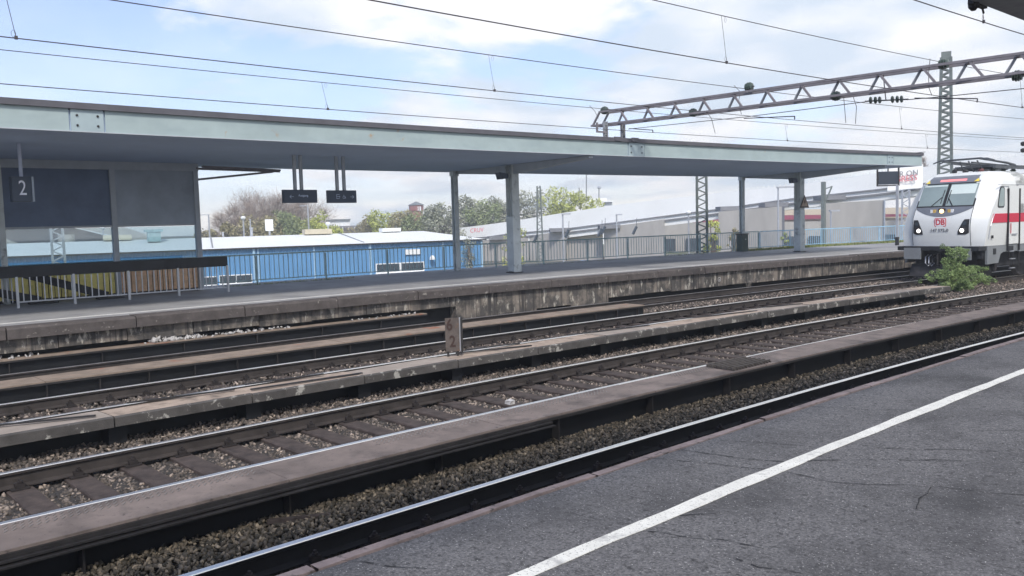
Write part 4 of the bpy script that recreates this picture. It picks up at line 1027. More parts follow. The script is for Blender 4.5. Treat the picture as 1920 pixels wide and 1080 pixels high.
MB().beam(LP(2.52, -1.47, .95), LP(2.52, -1.47, .25), .04).build('pipe', m_gedge, lc)
# front black frame, buffers, coupling, plough
MB().obox(LP(.18, 0, 1.145), N0*1.43, UP*.072, T0*.36).build('buffer_beam_top', m_locoblk, lc)
MB().obox(LP(.34, 0, .93), N0*1.36, UP*.15, T0*.14).build('buffer_beam', m_locoblk, lc)
for q in (-1, 1):
    bf_ = MB().lathe(LP(.24, q*.875, .98), -T0, [(0, .12), (.30, .11), (.31, .14), (.36, .14)], 14).build('buffer', m_locoblk, lc)
    MB().obox(LP(-.17, q*.875, .965), N0*.31, UP*.20, T0*.025).build('buffer_plate', m_locogrey, bf_)
MB().obox(LP(.12, 0, .92), N0*.10, UP*.11, T0*.14).build('hook_block', m_seal, lc)
MB().tube([LP(.0, 0, .98), LP(-.12, .0, .96), LP(-.10, 0, .60), LP(.05, 0, .55)], .03, 8).build('coupling', m_gedge, lc)
for v0 in (.50, .38, .24, -.3, -.45, -.55):
    MB().tube([LP(.18, v0, .90), LP(.02, v0, .84), LP(-.02, v0-.02, .62), LP(.10, v0-.05, .52), LP(.2, v0-.1, .62)], .020, 7).build('brake_hose', m_galv if v0 in (.5, .38) else m_gedge, lc)
g = MB(); g.add([LP(.02, -1.12, .14), LP(.02, 1.12, .14), LP(.22, 1.12, .58), LP(.22, -1.12, .58), LP(.08, -1.12, .12), LP(.08, 1.12, .12), LP(.28, 1.12, .58), LP(.28, -1.12, .58)], [(0, 3, 2, 1), (4, 5, 6, 7), (0, 1, 5, 4), (1, 2, 6, 5), (2, 3, 7, 6), (3, 0, 4, 7)])
g.build('snow_plough', m_under, lc)
lbox(.40, LL, -1.1, 1.1, .45, 1.20).build('underframe', m_under, lc)
for u in (1.55, 4.15, 11.6, 14.2):
    for q in (-1, 1): MB().lathe(LP(u, q*.75-q*.07, .625), N0*q, [(0, .625), (.03, .655), (.05, .625), (.14, .60), (.145, .22), (.16, .18)], 28).build('wheel', m_wheel, lc)
for u in (1.55, 4.15): 
    MB().obox(LP(u, -1.05, .62), T0*.20, N0*.12, UP*.16).build('axle_box', m_under, lc)
lbox(1.2, 4.6, -1.12, -.98, .48, .72).build('bogie_frame', m_under, lc)
MB().lathe(LP(1.35, -1.2, .33), UP, [(0, .09), (.25, .09)], 12).build('sand_pipe', m_gedge, lc)
# roof gear
for (u, v, w, r_) in ((1.75, .35, 3.84, .075), (2.0, .12, 3.84, .06)): MB().lathe(LP(u, v, w), -T0, [(0, r_*.5), (.10, r_), (.16, r_)], 12).build('horn', m_gedge, lc)
rf = 3.62
for i in range(3): MB().lathe(LP(2.95+i*.75, -.35, rf), UP, [(0, .07), (.05, .11), (.08, .07), (.12, .11), (.15, .07), (.19, .11), (.22, .07), (.26, .11), (.29, .07), (.36, .05)], 12).build('roof_insulator', m_ins, lc)
for i in range(3): MB().lathe(LP(2.75+i*.75, .5, rf), UP, [(0, .07), (.05, .11), (.08, .07), (.12, .11), (.15, .07), (.19, .11), (.22, .07), (.30, .05)], 12).build('roof_insulator', m_frame if i == 1 else m_copper, lc)
lbox(2.4, 5.5, -.75, .75, 3.60, 3.72).build('roof_box', m_frame, lc)
pg = lbox(2.55, 4.9, -.55, .55, 4.00, 4.05).build('pantograph', m_pant, lc)
for q in (-1, 1):
    MB().tube([LP(1.35, q*.62, 4.23), LP(2.2, q*.60, 4.20), LP(3.6, q*.5, 4.14), LP(5.0, q*.15, 4.10)], [.025, .035, .045, .05], 7).build('arm', m_pant, pg)
    MB().tube([LP(2.6, q*.45, 3.98), LP(3.8, q*.3, 4.05), LP(5.2, q*.2, 3.98)], .04, 7).build('arm', m_pant, pg)
for q in (-1, 1):
    MB().beam(LP(1.45, q*.35, 4.12), LP(5.4, q*.45, 3.98), .07, .05).build('lower_frame', m_pant, pg)
    MB().beam(LP(2.3, q*.7, 3.95), LP(5.6, q*.7, 3.95), .09, .10).build('base_frame', m_pant, pg)
for u in (2.4, 3.2, 4.0, 4.8): MB().beam(LP(u, -.72, 4.0), LP(u, .72, 4.0), .08, .07).build('cross_member', m_pant, pg)
for u in (1.35, 1.75): MB().tube([LP(u, -.98, 4.16), LP(u, -.72, 4.25), LP(u, .72, 4.25), LP(u, .98, 4.16)], .024, 6).build('collector_strip', m_pant, pg)
for q in (-1, 0, 1): MB().beam(LP(1.9, q*.3, 4.2), LP(2.3, q*.35, 3.80), .035).build('strut', m_pant, pg)
MB().lathe(LP(2.1, -.35, 3.80), UP, [(0, .09), (.06, .10), (.11, .07)], 10).build('roof_dome', m_copper, lc)
MB().lathe(LP(2.3, .3, 3.80), UP, [(0, .09), (.06, .10), (.11, .07)], 10).build('roof_dome', m_pant, lc)
# signal head at right edge of the frame
P = atd(1919, 282, 16.5); t = thing('signal_head', Vector((P.x, P.y, .0)), 'dark signal fitting at the right edge above the locomotive roof', 'signal')
MB().beam(Vector((P.x, P.y, 0))+T0*.3, P+T0*.3+UP*.3, .12).build('post', m_mast, t); MB().lathe(P-UP*.10, UP, [(0, .06), (.04, .12), (.16, .13), (.2, .06)], 12).build('lamp', m_gedge, t); MB().lathe(P+UP*.20, UP, [(0, .06), (.04, .12), (.16, .13), (.2, .06)], 12).build('lamp', m_gedge, t)

# ================================================================== SHRUB BY THE LOCO
def leafcloud(name, m, centres, n, lsz, parent, dens_edge=True, flat=1.):
    C = np.array([c[0] for c in centres]); Rr = np.array([c[1] for c in centres]); pick = rng.choice(len(C), n, p=(Rr.prod(1)/Rr.prod(1).sum() if Rr.ndim > 1 else Rr**2/np.sum(Rr**2)))
    u = rng.normal(size=(n, 3)); u /= np.linalg.norm(u, axis=1)[:, None]; rad = rng.uniform(.35, 1.08, n)**.6
    P = C[pick]+u*rad[:, None]*(Rr[pick] if Rr.ndim > 1 else Rr[pick][:, None])
    a = rng.normal(size=(n, 3)); a /= np.linalg.norm(a, axis=1)[:, None]; b = np.cross(a, rng.normal(size=(n, 3))); b /= np.linalg.norm(b, axis=1)[:, None]
    s_ = rng.uniform(.5, 1.3, n)[:, None]*lsz
    V = np.stack([P-a*s_, P+b*s_*.45*flat, P+a*s_, P-b*s_*.45*flat], 1).reshape(-1, 3); F = np.arange(4*n).reshape(-1, 4)
    cl = rng.random(len(C))[pick]; rn = np.clip(.45*cl+.55*rng.random(n), 0, 1)
    V = V-np.array(ORG[parent.name]); o = bpy.data.objects.new(name, tri_mesh(name, V, F, m, np.repeat(rn, 4))); COL.objects.link(o); o.parent = parent; return o
sc0 = W(27.15, 11.6, -.2)
sb = thing('shrub', sc0, 'bushy green shrub with arching shoots growing between tracks before the locomotive', 'shrub')
cen = []; stems = MB(); Tb, Nb = fr(26.6)
for i in range(58):
    a = random.uniform(0, 6.28); top = random.uniform(.65, 1.62) if random.random() < .6 else random.uniform(.3, .9); sp_ = random.uniform(.15, 1.0)*(1.35-top*.55)
    dv = Tb*math.cos(a)*sp_*1.35+Nb*math.sin(a)*sp_*.8; pts = []
    for k in range(7):
        t = k/6; p = sc0+dv*t**1.3+UP*(top*(1-(1-t)**1.7))-UP*(.12*t**3)
        pts.append(p)
        if k > 1: cen.append((tuple(p+Vector((random.gauss(0, .04), random.gauss(0, .04), random.gauss(0, .03)))), random.uniform(.05, .10)))
    stems.tube(pts, [.012, .011, .010, .008, .006, .005, .003], 4)
for i in range(14):   # long shoots to the right
    p0 = sc0+Tb*random.uniform(.3, .9); p1 = sc0+Tb*random.uniform(1.3, 2.1)+Nb*random.uniform(-.5, .3)+UP*random.uniform(.15, .75)
    for k in range(8): p = p0.lerp(p1, k/7)+UP*(.22*math.sin(k/7*3.1)); cen.append((tuple(p), random.uniform(.05, .10)))
stems.build('stems', m_bark, sb); leafcloud('foliage', m_lbush, cen, 27000, .030, sb)
m_ltwigm = mat('dry_stalk', (.22, .20, .18), .9, var=.1)
# dry stalks by the wall
t = thing('dry_weed', W(24.4, 17.3, -.2), 'dry pale weed stalks at the foot of the far platform wall', 'weed'); g = MB()
for i in range(14): a = random.uniform(-.35, .35); g.tube([W(24.4+random.uniform(-.1, .1), 17.3, -.2), W(24.4+a*.5, 17.3, .15), W(24.4+a*1.4, 17.28, random.uniform(.2, .42))], .003, 4)
g.build('stalks', m_ltwigm, t)
# painted graffito on the wall: GI
text_mb('Gl', .22, W(23.25, 17.575, .30), fr(23.25)[0], UP, .003, .8).build('wall_lettering', m_rubble, fpf)
# stick and bricks lying in the ballast
MB().beam(W(3.25, 6.68, -.10), W(3.75, 6.5, -.13), .05, .035).build('timber_stick', m_sleeper, org=W(3.5, 6.6, -.15), label='brown broken stick lying on the near ballast by the girder', cat='stick')
for (s_, d_, c_, lb) in ((8.9, 10.15, m_orange, 'reddish brick fragment on ballast beyond the second track'), (5.6, 10.1, m_orange, 'reddish stone on ballast left of the marker'), (7.9, 8.9, m_rubble, 'white crumpled scrap between the sleepers'), (15.7, 10.2, m_rubble, 'white scrap on ballast beside the low walkway, right')):
    g = MB(); p = W(s_, d_, -.15); vv = [tuple(p+Vector(random_v)*.06) for random_v in [(random.uniform(.6, 1)*a, random.uniform(.5, 1)*b, random.uniform(.3, .7)*c) for a in (-1, 1) for b in (-1, 1) for c in (-1, 1)]]
    g.add(vv, [(0, 1, 3, 2), (4, 6, 7, 5), (0, 4, 5, 1), (2, 3, 7, 6), (0, 2, 6, 4), (1, 5, 7, 3)]); g.build('debris_piece', c_, org=p, label=lb, cat='debris')

# ================================================================== BLUE SHED
ZE = .80; GZ = -3.75
def gp(x, dep, z): p = at(x, 460, dep); return Vector((p.x, p.y, z))
EL = gp(-160, 71, 0); E0 = gp(0, 74.3, 0); ER = gp(905, 95.6, 0); dirx = (ER-E0).normalized(); EL = E0-dirx*14; back = Vector((-dirx.y, dirx.x, 0)); 
if back.dot(Vector((0, 0, 0))-E0) > 0: back = -back
LS = (ER-EL).length
sh = thing('blue_shed', EL+dirx*LS/2+UP*GZ, 'long blue corrugated shed with white roof and low windows behind the far platform', 'shed')
def SP(t, b, z): return EL+dirx*t+back*b+UP*z
tx = lambda x: (lambda v: (lambda k: k)( ((v.y*EL.x-v.x*EL.y)/(v.x*dirx.y-v.y*dirx.x)) ))(ray(x, 470))   # where the pixel column meets the wall line
# corrugated wall between trims
def corr(t0, t1, name='wall_panel'):
    g = MB(); p = .28; n = int((t1-t0)/p); pts = []
    for i in range(n):
        a = t0+i*(t1-t0)/n; w = (t1-t0)/n
        pts += [(a, 0), (a+w*.55, 0), (a+w*.65, -.045), (a+w*.90, -.045)]
    pts.append((t1, 0)); k = len(pts)
    for z in (GZ, ZE): g.v += [tuple(SP(a, b, z)) for a, b in pts]
    for i in range(k-1): g.f.append((i, i+1, k+i+1, k+i)); g.mi.append(0)
    g.build(name, m_shed, sh)
trims = [0, tx(475), tx(588), tx(693), tx(830), tx(902)]
for a, b in zip(trims[:-1], trims[1:]): corr(a, b)
corr_side = MB().add([SP(LS, 0, GZ), SP(LS, 14, GZ), SP(LS, 14, ZE), SP(LS, 0, ZE)], [(0, 1, 2, 3)]); corr_side.build('side_wall', m_shedtrim, sh)
MB().add([SP(0, 14, GZ), SP(LS, 14, GZ), SP(LS, 14, ZE), SP(0, 14, ZE)], [(0, 1, 2, 3)]).build('back_wall', m_shed, sh)
MB().add([SP(0, 0, GZ), SP(0, 14, GZ), SP(0, 14, ZE), SP(0, 0, ZE)], [(0, 1, 2, 3)]).build('side_wall', m_shed, sh)
ZR = 1.95
MB().add([SP(-.3, -.35, ZE+.05), SP(LS+.3, -.35, ZE+.05), SP(LS+.3, 14.3, ZE+.05), SP(-.3, 14.3, ZE+.05), SP(0, 7, ZR), SP(LS-4.5, 7, ZR)], [(0, 1, 5, 4), (1, 2, 5), (2, 3, 4, 5), (3, 0, 4), (3, 2, 1, 0)]).build('roof', m_roofw, sh)
MB().obox(SP(LS/2, -.38, ZE-.0), dirx*(LS/2+.3), back*.05, UP*.07).build('gutter', m_gedge, sh)
for x in (475, 693, 902): MB().beam(SP(tx(x), -.12, GZ), SP(tx(x), -.12, ZE), .22, .16).build('downpipe', m_shedtrim, sh)
for x in (483, 588, 830): MB().beam(SP(tx(x), -.10, GZ), SP(tx(x), -.10, ZE-.1), .12, .1).build('downpipe', m_shedtrim, sh)
for x0, x1, zt, zb in ((408, 470, -1.75, -2.75), (703, 794, -1.35, -2.45), (350, 404, -1.8, -2.8), (120, 200, -1.8, -2.8)):
    a, b = tx(x0), tx(x1)
    wn = MB().obox(SP((a+b)/2, -.06, (zt+zb)/2), dirx*(b-a)/2, back*.03, UP*(zt-zb)/2).build('window', m_frame, sh)
    k = 2
    for i in range(k):
        c0 = a+(b-a)*(i+.04)/k; c1 = a+(b-a)*(i+.96)/k; MB().obox(SP((c0+c1)/2, -.10, (zt+zb)/2+.05), dirx*(c1-c0)/2, back*.01, UP*((zt-zb)/2-.14)).build('pane', m_win, wn)
    MB().obox(SP((a+b)/2, -.16, zb-.02), dirx*((b-a)/2+.1), back*.10, UP*.08).build('sill', m_frame, wn)
c = SP(tx(807), -.5, -.95); MB().lathe(c, UP, [(-.22, .30), (0, .28), (.2, .15), (.25, .02)], 12).build('wall_lamp', m_frame, sh)
MB().obox(SP(tx(773), -.15, -.25), dirx*.9, back*.05, UP*.28).build('notice', m_frame, sh)
# roof lines, vents
def RPt(x, f): t = tx(x); return SP(t, 7*f-.0, ZE+.05+(ZR-ZE-.05)*f+.04)
for xa, xb in ((400, 415), (685, 672)):
    MB().beam(RPt(xa, 0.05), RPt(xb, 1.), .14, .10).build('roof_cable', m_truss2, sh)
MB().beam(RPt(96, 0.9)+UP*.0, RPt(150, .9), .12, .3)
for x, f, w, h, m_, nm in ((298, .75, 1.2, 1.0, m_rfence, 'roof_vent'), (627, .98, 3.0, .55, m_cream, 'roof_hatch'), (772, 1., 2.2, .4, m_frame, 'roof_hatch'), (227, 1., 2.6, .5, m_cream, 'roof_hatch')):
    MB().obox(RPt(x, f)+UP*h/2, dirx*w/2, back*.7, UP*h/2).build(nm, m_, sh)
for x, h, r_ in ((497, .9, .16), (440, .5, .1)):
    MB().lathe(RPt(x, 1.), UP, [(0, r_), (h*.75, r_), (h*.76, r_*1.3), (h, r_*1.3)], 8).build('chimney', m_galv, sh)
g = MB().obox(RPt(298, .75)+UP*1.1, dirx*.85, back*.8, UP*.12); g.build('vent_cap', m_rfence, sh)
c = RPt(533, 1.); t = thing('roof_panel_sign', c, 'small white panel on a post above the blue shed roof', 'panel'); MB().beam(c, c+UP*.5, .15).build('post', m_galv, t); MB().obox(c+UP*1.1, dirx*.42, back*.05, UP*.62).build('panel', m_frame, t)
# saplings poking above the roof at its right end handled with trees

# ================================================================== WHITE RAMP
RMP = [(700, 446, 452, 158), (860, 427.5, 446, 150), (905, 422, 444.5, 147), (954, 415.6, 437.5, 144), (1057, 399, 428.5, 138), (1151, 384.5, 416.5, 133), (1340, 362.5, 392, 124), (1484, 347.5, 371.5, 117), (1643, 325.5, 354.5, 110), (1730, 313, 343, 106), (1919, 291, 325, 99), (2100, 272, 310, 93)]
rp = thing('viaduct', at(1300, 400, 126)*1.0, 'long white-walled rail viaduct rising to the right behind the platform', 'viaduct')
tops = [at(x, a, d) for x, a, b, d in RMP]; bots = [at(x, b, d) for x, a, b, d in RMP]
def band(za, zb, off0, off1, name, m, i0=0, i1=None):
    i1 = i1 or len(RMP)-1
    for i in range(i0, i1):
        vs = []
        for j in (i, i+1):
            P_, Q = tops[j], bots[j]; v = Vector((P_.x, P_.y, 0)).normalized()
            for o_ in (off0, off1):
                for f in (za, zb):
                    z = P_.z+(Q.z-P_.z)*f if not isinstance(f, tuple) else Q.z-f[0]; vs.append(Vector((P_.x, P_.y, z))+v*o_)
        MB().add(vs, [(0, 2, 3, 1), (4, 5, 7, 6), (0, 1, 5, 4), (2, 6, 7, 3), (0, 4, 6, 2), (1, 3, 7, 5)]).build(name, m, rp)
band(0, 1, 0, .3, 'parapet_panel', m_parapet)
band((.02,), (.20,), -.35, 8, 'deck_edge', m_cons2)
band((.20,), (.62,), -.1, 7.6, 'deck_beam', m_parapet)
band((.62,), (.85,), -.30, 8, 'cable_duct', m_cons2)
band((.85,), (1.55,), 0, 7, 'soffit_beam', m_parapet)
# posts along parapet top
g = MB()
for i in range(6, len(RMP)-1):
    for k in range(14):
        p = tops[i].lerp(tops[i+1], k/14); g.beam(p, p+UP*.32, .09)
o = g.build('spikes', m_parapet, rp); o['kind'] = 'stuff'
def mass(x0, x1, ytop0, ytop1, dep0, dep1, thick, m, name, parent, zb=GZ):
    a = at(x0, ytop0, dep0); b = at(x1, ytop1, dep1); v = Vector(((a+b)/2).to_tuple()); v.z = 0; v.normalize()
    vs = [Vector((a.x, a.y, zb)), Vector((b.x, b.y, zb)), b, a]; vs += [q+v*thick for q in vs]
    return MB().add(vs, [(0, 1, 2, 3), (5, 4, 7, 6), (0, 4, 5, 1), (3, 2, 6, 7), (1, 5, 6, 2), (0, 3, 7, 4)]).build(name, m, parent)
for x0, x1, y0, y1, d0, d1, m_ in ((905, 990, 452, 442, 146, 142, m_cons), (992, 1060, 441, 434, 142, 137, m_cons), (1132, 1246, 427, 411, 133.5, 128, m_cons), (1062, 1130, 450, 450, 139, 136, m_cons)):
    mass(x0, x1, y0, y1, d0, d1, 4, m_, 'abutment_wall', rp)
mass(1063, 1130, 437, 429, 139.5, 136, .5, m_cream, 'opening_blind', rp)
mass(1347, 1466, 397, 387, 118, 113, 4, m_cons, 'pier', rp)
mass(1539, 1657, 382, 375, 105, 101, 4, m_cons, 'pier', rp)
mass(1466, 1471, 388, 387, 113, 112.7, 4, m_cons2, 'pier_edge', rp)
mass(1657, 1660, 375, 375, 100.8, 100.5, 4, m_frame, 'pier_edge', rp)
for x, y, d in ((1367, 391, 121), (1450, 384, 117), (1555, 371, 112), (935, 446, 145), (1142, 425, 133), (1049, 431, 138)):
    c = at(x, y, d); MB().obox(c, Rv*1.6, Vector((Fv.x, Fv.y, 0)).normalized()*1.5, UP*.30).build('bearing', m_cons2, rp)
# lettering on the barrier
def wtext(txt, x, y, dep, sz, m, sx=1., slope=.0):
    c = at(x, y, dep); a = (R2+U2*slope).normalized(); return text_mb(txt, sz, c, a, a.cross(-Fv).normalized()*-1 if 0 else U2, .02, sx)
bn = thing('banner', at(1705, 330, 104.5), 'pale banner on the viaduct with the letters OR ON and GRESS beside the locomotive', 'banner')
MB().obox(at(1697, 333, 104.8), (R2+U2*.10)*2.2, U2*1.45, Fv*.04).build('sheet', m_parapet, bn)
wtext('OR ON', 1698, 326, 104.3, .95, m_darktext, 1.0, .10).build('lettering', m_darktext, bn)
wtext('GRESS', 1699, 335, 104.3, 1.0, m_redtext, 1.0, .10).build('lettering', m_redtext, bn)
MB().beam(at(1714, 318, 104.2), at(1714, 341, 104.2), .06).build('edge_rope', m_galv, bn)
wtext('CRUV', 894, 432, 145.5, 1.05, m_redtext, .85, .08).build('graffiti', m_redtext, rp)
# maroon banded hall behind
hl = thing('maroon_hall', gp(1480, 170, GZ), 'long pale hall with maroon roof band glimpsed beneath the viaduct', 'hall')
mass(1225, 1900, 398, 385, 168, 160, 18, m_cream, 'upper_wall', hl)
mass(1225, 1900, 406, 399, 166.5, 158.5, 1, m_maroon, 'maroon_band', hl, zb=2.0-.2)
mass(1225, 1900, 418, 411.5, 166, 158, 1, m_cons, 'lower_wall', hl)
for i in range(14): mass(1240+i*46, 1266+i*46, 448-i*.9, 447.6-i*.9, 165.4-i*.55, 165.1-i*.55, .3, m_win, 'window', hl)
# dark overpass seen through the shelter glass on the left
ov = thing('overpass', gp(120, 120, GZ), 'grey concrete overpass with sloping deck behind the shed, seen through the shelter glass', 'overpass')
def poly(pts, th, m, name, parent):
    v = Vector((0, 0, 0))
    for p in pts: v += p
    v.z = 0; v.normalize(); n = len(pts); return MB().add(list(pts)+[p+v*th for p in pts], [tuple(range(n)), tuple(range(n, 2*n))[::-1]]+[(i, n+i, n+(i+1) % n, (i+1) % n) for i in range(n)]).build(name, m, parent)
O = lambda x, y, d=115: at(x, y, d)
poly([O(-200, 424), O(130, 425), O(215, 446), O(215, 470), O(-200, 480)], 3, m_cons2, 'abutment', ov)
poly([O(128, 424, 112), O(215, 420, 112), O(300, 448, 112), O(262, 452, 112)], 4, m_cons, 'deck_beam', ov)
poly([O(-200, 418, 112), O(215, 417, 112), O(232, 424, 112), O(-200, 428, 112)], 6, m_cons, 'deck_edge', ov)
c = O(126, 470, 108); MB().lathe(Vector((c.x, c.y, GZ)), UP, [(0, .95), (6.0-.5, .95), (6.5, .95)], 16).build('pier', m_cons, ov)
poly([O(-200, 448, 108), O(0, 444, 108), O(34, 456, 108), O(34, 480, 108), O(-200, 480, 108)], 2, m_cons, 'ramp_wall', ov)

# ================================================================== TREES
def tree(x, ytop, dep, wpx, m, lb, n=5200, cls=26, lsz=.26, bare=False, ybase=None, grp='trees behind the blue shed and the viaduct', hb=None):
    top = at(x, ytop, dep); base = Vector((top.x, top.y, GZ)); H = top.z-GZ; Wd = wpx*dep/FPX
    t = thing('tree', base, lb, 'tree', grp); right = Vector((math.cos(YAW), math.sin(YAW), 0)); fw = Vector((-right.y, right.x, 0))
    MB().tube([base, base+UP*H*.35+right*.1, base+UP*H*.62], [H*.028+.06, H*.02+.05, H*.010+.03], 7).build('trunk', m_bark, t)
    cen = []; br = MB()
    for i in range(cls):
        a = random.uniform(0, 6.28); zz = random.uniform(.34, .93); rr = math.sqrt(max(.05, 1-((zz-.55)/.47)**2))*random.uniform(.15, 1.)*Wd*.48
        c = base+right*math.cos(a)*rr+fw*math.sin(a)*rr*.8+UP*H*zz; r_ = Wd*random.uniform(.10, .21)
        cen.append((tuple(c), r_)); st_ = base+UP*H*random.uniform(.22, .5)
        br.tube([st_, st_.lerp(c, .55)+UP*.3, c+ (c-st_).normalized()*r_*.7], [H*.008+.03, H*.004+.025, .02], 4)
    br.build('limbs', m_bark, t)
    if bare:
        Vv = []; Rn = []
        for c, r_ in cen:
            c = Vector(c); k = int(n/cls)
            for _ in range(k):
                u = Vector((random.gauss(0, 1), random.gauss(0, 1), random.gauss(.5, 1))).normalized(); p = c+u*r_*random.uniform(0, 1.0); q = p+(u+Vector((random.gauss(0, .4), random.gauss(0, .4), random.gauss(.2, .4))))*random.uniform(.35, 1.1)
                w = Vector((random.gauss(0, 1), random.gauss(0, 1), random.gauss(0, 1))).normalized()*.028; Vv += [p-w, p+w, q]; Rn += [random.random()]*3
        Vv = np.array([tuple(v) for v in Vv])-np.array(ORG[t.name]); o = bpy.data.objects.new('crown', tri_mesh('crown', Vv, np.arange(len(Vv)).reshape(-1, 3), m, np.array(Rn))); COL.objects.link(o); o.parent = t
    else: leafcloud('crown', m, cen, n, lsz, t)
    return t
bare_l = 'bare reddish brown tree in the big leafless clump, '
tree(500, 370, 150, 165, m_ltwig, bare_l+'the tallest, in the middle', n=16000, cls=60, bare=True)
tree(455, 385, 145, 130, m_ltwig, bare_l+'at its left side', n=12000, cls=50, bare=True)
tree(552, 376, 152, 150, m_ltwig, bare_l+'just left of the bright green tree', n=13000, cls=50, bare=True)
tree(478, 408, 140, 110, m_lolive, 'olive brown budding tree low in front of the leafless clump', n=4200, cls=26)
tree(535, 404, 141, 90, m_lgreen, 'dull green tree low in front of the leafless clump, beside the white roof panel', n=3400, cls=24)
tree(418, 416, 140, 60, m_lolive, 'low olive brown tree left of the leafless clump', n=3500, cls=20)
tree(380, 436, 150, 70, m_lolive, 'low brown hedge tree beside the shelter post', n=2500, cls=16)
tree(578, 396, 146, 96, m_lygreen, 'bright yellow green tree below the lift sign', n=4200, cls=24)
tree(608, 424, 140, 90, m_lygreen, 'low yellow green bush tree right of the bright green tree', n=2600, cls=16)
tree(722, 400, 165, 84, m_lygreen, 'yellow green tree between the flat office and the water tower', n=3600, cls=20)
tree(694, 406, 170, 76, m_lolive, 'dull olive tree right of the flat office', n=3000, cls=20)
tree(752, 402, 160, 72, m_lolive, 'olive tree just left of the brick water tower', n=3000, cls=20)
tree(803, 384, 150, 84, m_lgreen, 'green tree overlapping the brick water tower', n=4000, cls=22)
tree(832, 382, 140, 84, m_lgrey, 'grey green budding tree with pale limbs beside the thin post', n=2600, cls=26)
tree(880, 372, 160, 92, m_lgrey, 'grey green budding tree right of the thin post', n=4200, cls=26)
tree(912, 376, 158, 84, m_lgreen, 'mid green tree between the two canopy posts', n=3800, cls=22)
tree(945, 370, 165, 84, m_lgrey, 'grey green budding tree just left of the big column', n=4200, cls=24)
tree(1000, 362, 165, 90, m_lgrey, 'pale budding tree beside the slender lattice mast', n=3200, cls=24)
tree(1048, 352, 160, 95, m_lygreen, 'yellow green tree right of the slender lattice mast', n=4200, cls=24)
tree(1090, 362, 158, 80, m_lygreen, 'rounded yellow green tree left of the white apartment roof', n=4200, cls=22)
tree(650, 430, 175, 90, m_ltwig, 'thin bare trees low in front of the flat office', n=3000, cls=26, bare=True)
tree(965, 420, 62, 48, m_lygreen, 'young sapling with sparse light leaves behind the big column', n=900, cls=20, lsz=.09, grp='saplings behind the railing')
tree(880, 440, 93, 40, m_lgrey, 'sparse sapling poking above the right end of the shed roof', n=700, cls=16, lsz=.10, grp='saplings behind the railing')
tree(1335, 408, 60, 36, m_lygreen, 'yellow green sapling beside the green lattice mast', n=1400, cls=18, lsz=.09, grp='saplings behind the railing')
tree(1375, 418, 90, 24, m_lolive, 'small twiggy tree against the concrete pier', n=600, cls=14, lsz=.10, grp='saplings behind the railing')
tree(1475, 432, 90, 22, m_lygreen, 'small leafy tree under the viaduct between the piers', n=900, cls=14, lsz=.12, grp='saplings behind the railing')
for x, yt, lb in ((1722, 283, 'bare poplar nearest the canopy end'), (1733, 284, 'bare poplar just left of the lattice mast')):
    tree(x, yt, 150, 10, m_ltwig, lb, n=1500, cls=22, bare=True, grp='bare poplars behind the viaduct')
blades('ground_cover', m_gblade, 14000, lambda: (random.uniform(28, 130), random.uniform(30, 75), GZ), .2, .9, 'rough green ground cover beyond the railing', 'ground cover')

# ================================================================== DISTANT BUILDINGS
wt = thing('water_tower', gp(782, 260, GZ), 'octagonal red brick water tower with grey pointed roof rising over trees', 'tower')
b = gp(783, 260, GZ); r_ = 2.25; zt = at(783, 385, 260).z; za = at(783, 378, 260).z
MB().lathe(b, UP, [(0, r_*.86), (at(783, 397, 260).z-GZ, r_*.86), (at(783, 395, 260).z-GZ, r_), (zt-GZ, r_)], 8).build('shaft', m_brick, wt)
MB().lathe(b, UP, [(zt-GZ, r_*1.12), (zt-GZ+.1, r_*1.12), (za-GZ, .15)], 8).build('roof', m_slate, wt)
for x in (779, 783.5, 788): c = at(x, 391, 257.3); MB().obox(c, Rv*.22, UP*.65, Vector((Fv.x, Fv.y, 0))*.1).build('window', m_frame, wt)
ob = thing('flat_office', gp(655, 210, GZ), 'flat-roofed grey office building with a raised centre behind the shed', 'office building')
mass(612, 688, 425, 422, 212, 212, 12, m_cons2, 'lower_block', ob); mass(613, 656, 413, 412, 213, 213, 10, m_parapet, 'raised_block', ob, zb=at(640, 426, 212).z)
mass(611, 657, 411.5, 410.5, 212.5, 212.5, 11, m_slate, 'roof_edge', ob, zb=at(640, 413.5, 212).z)
for i in range(6): mass(622+i*11, 630+i*11, 427, 427, 211.4, 211.4, .3, m_win, 'window', ob, zb=at(640, 434, 212).z)
for i in range(5): mass(631+i*11, 632.6+i*11, 426, 426, 211.2, 211.2, .3, m_frame, 'pilaster', ob, zb=at(640, 435, 212).z)
ap = thing('apartment_block', gp(1130, 230, GZ), 'white apartment block top with rooftop aerials behind yellow green trees', 'apartment block')
mass(1098, 1150, 377, 376, 232, 232, 12, m_parapet, 'block', ap); mass(1104, 1138, 372, 371, 233, 233, 8, m_frame, 'penthouse', ap, zb=at(1120, 378, 232).z)
mass(1132, 1148, 379, 379, 231.4, 231.4, .3, m_win, 'window', ap, zb=at(1120, 382, 232).z)
for x, y in ((1099.5, 328), (1086, 352), (1123, 352)): MB().beam(at(x, 376, 233), at(x, y, 233), .22).build('aerial', m_truss2, ap)
MB().lathe(at(1123.5, 352, 233), UP, [(-.4, .3), (0, .6), (.4, .3)], 8).build('aerial_dish', m_galv, ap)
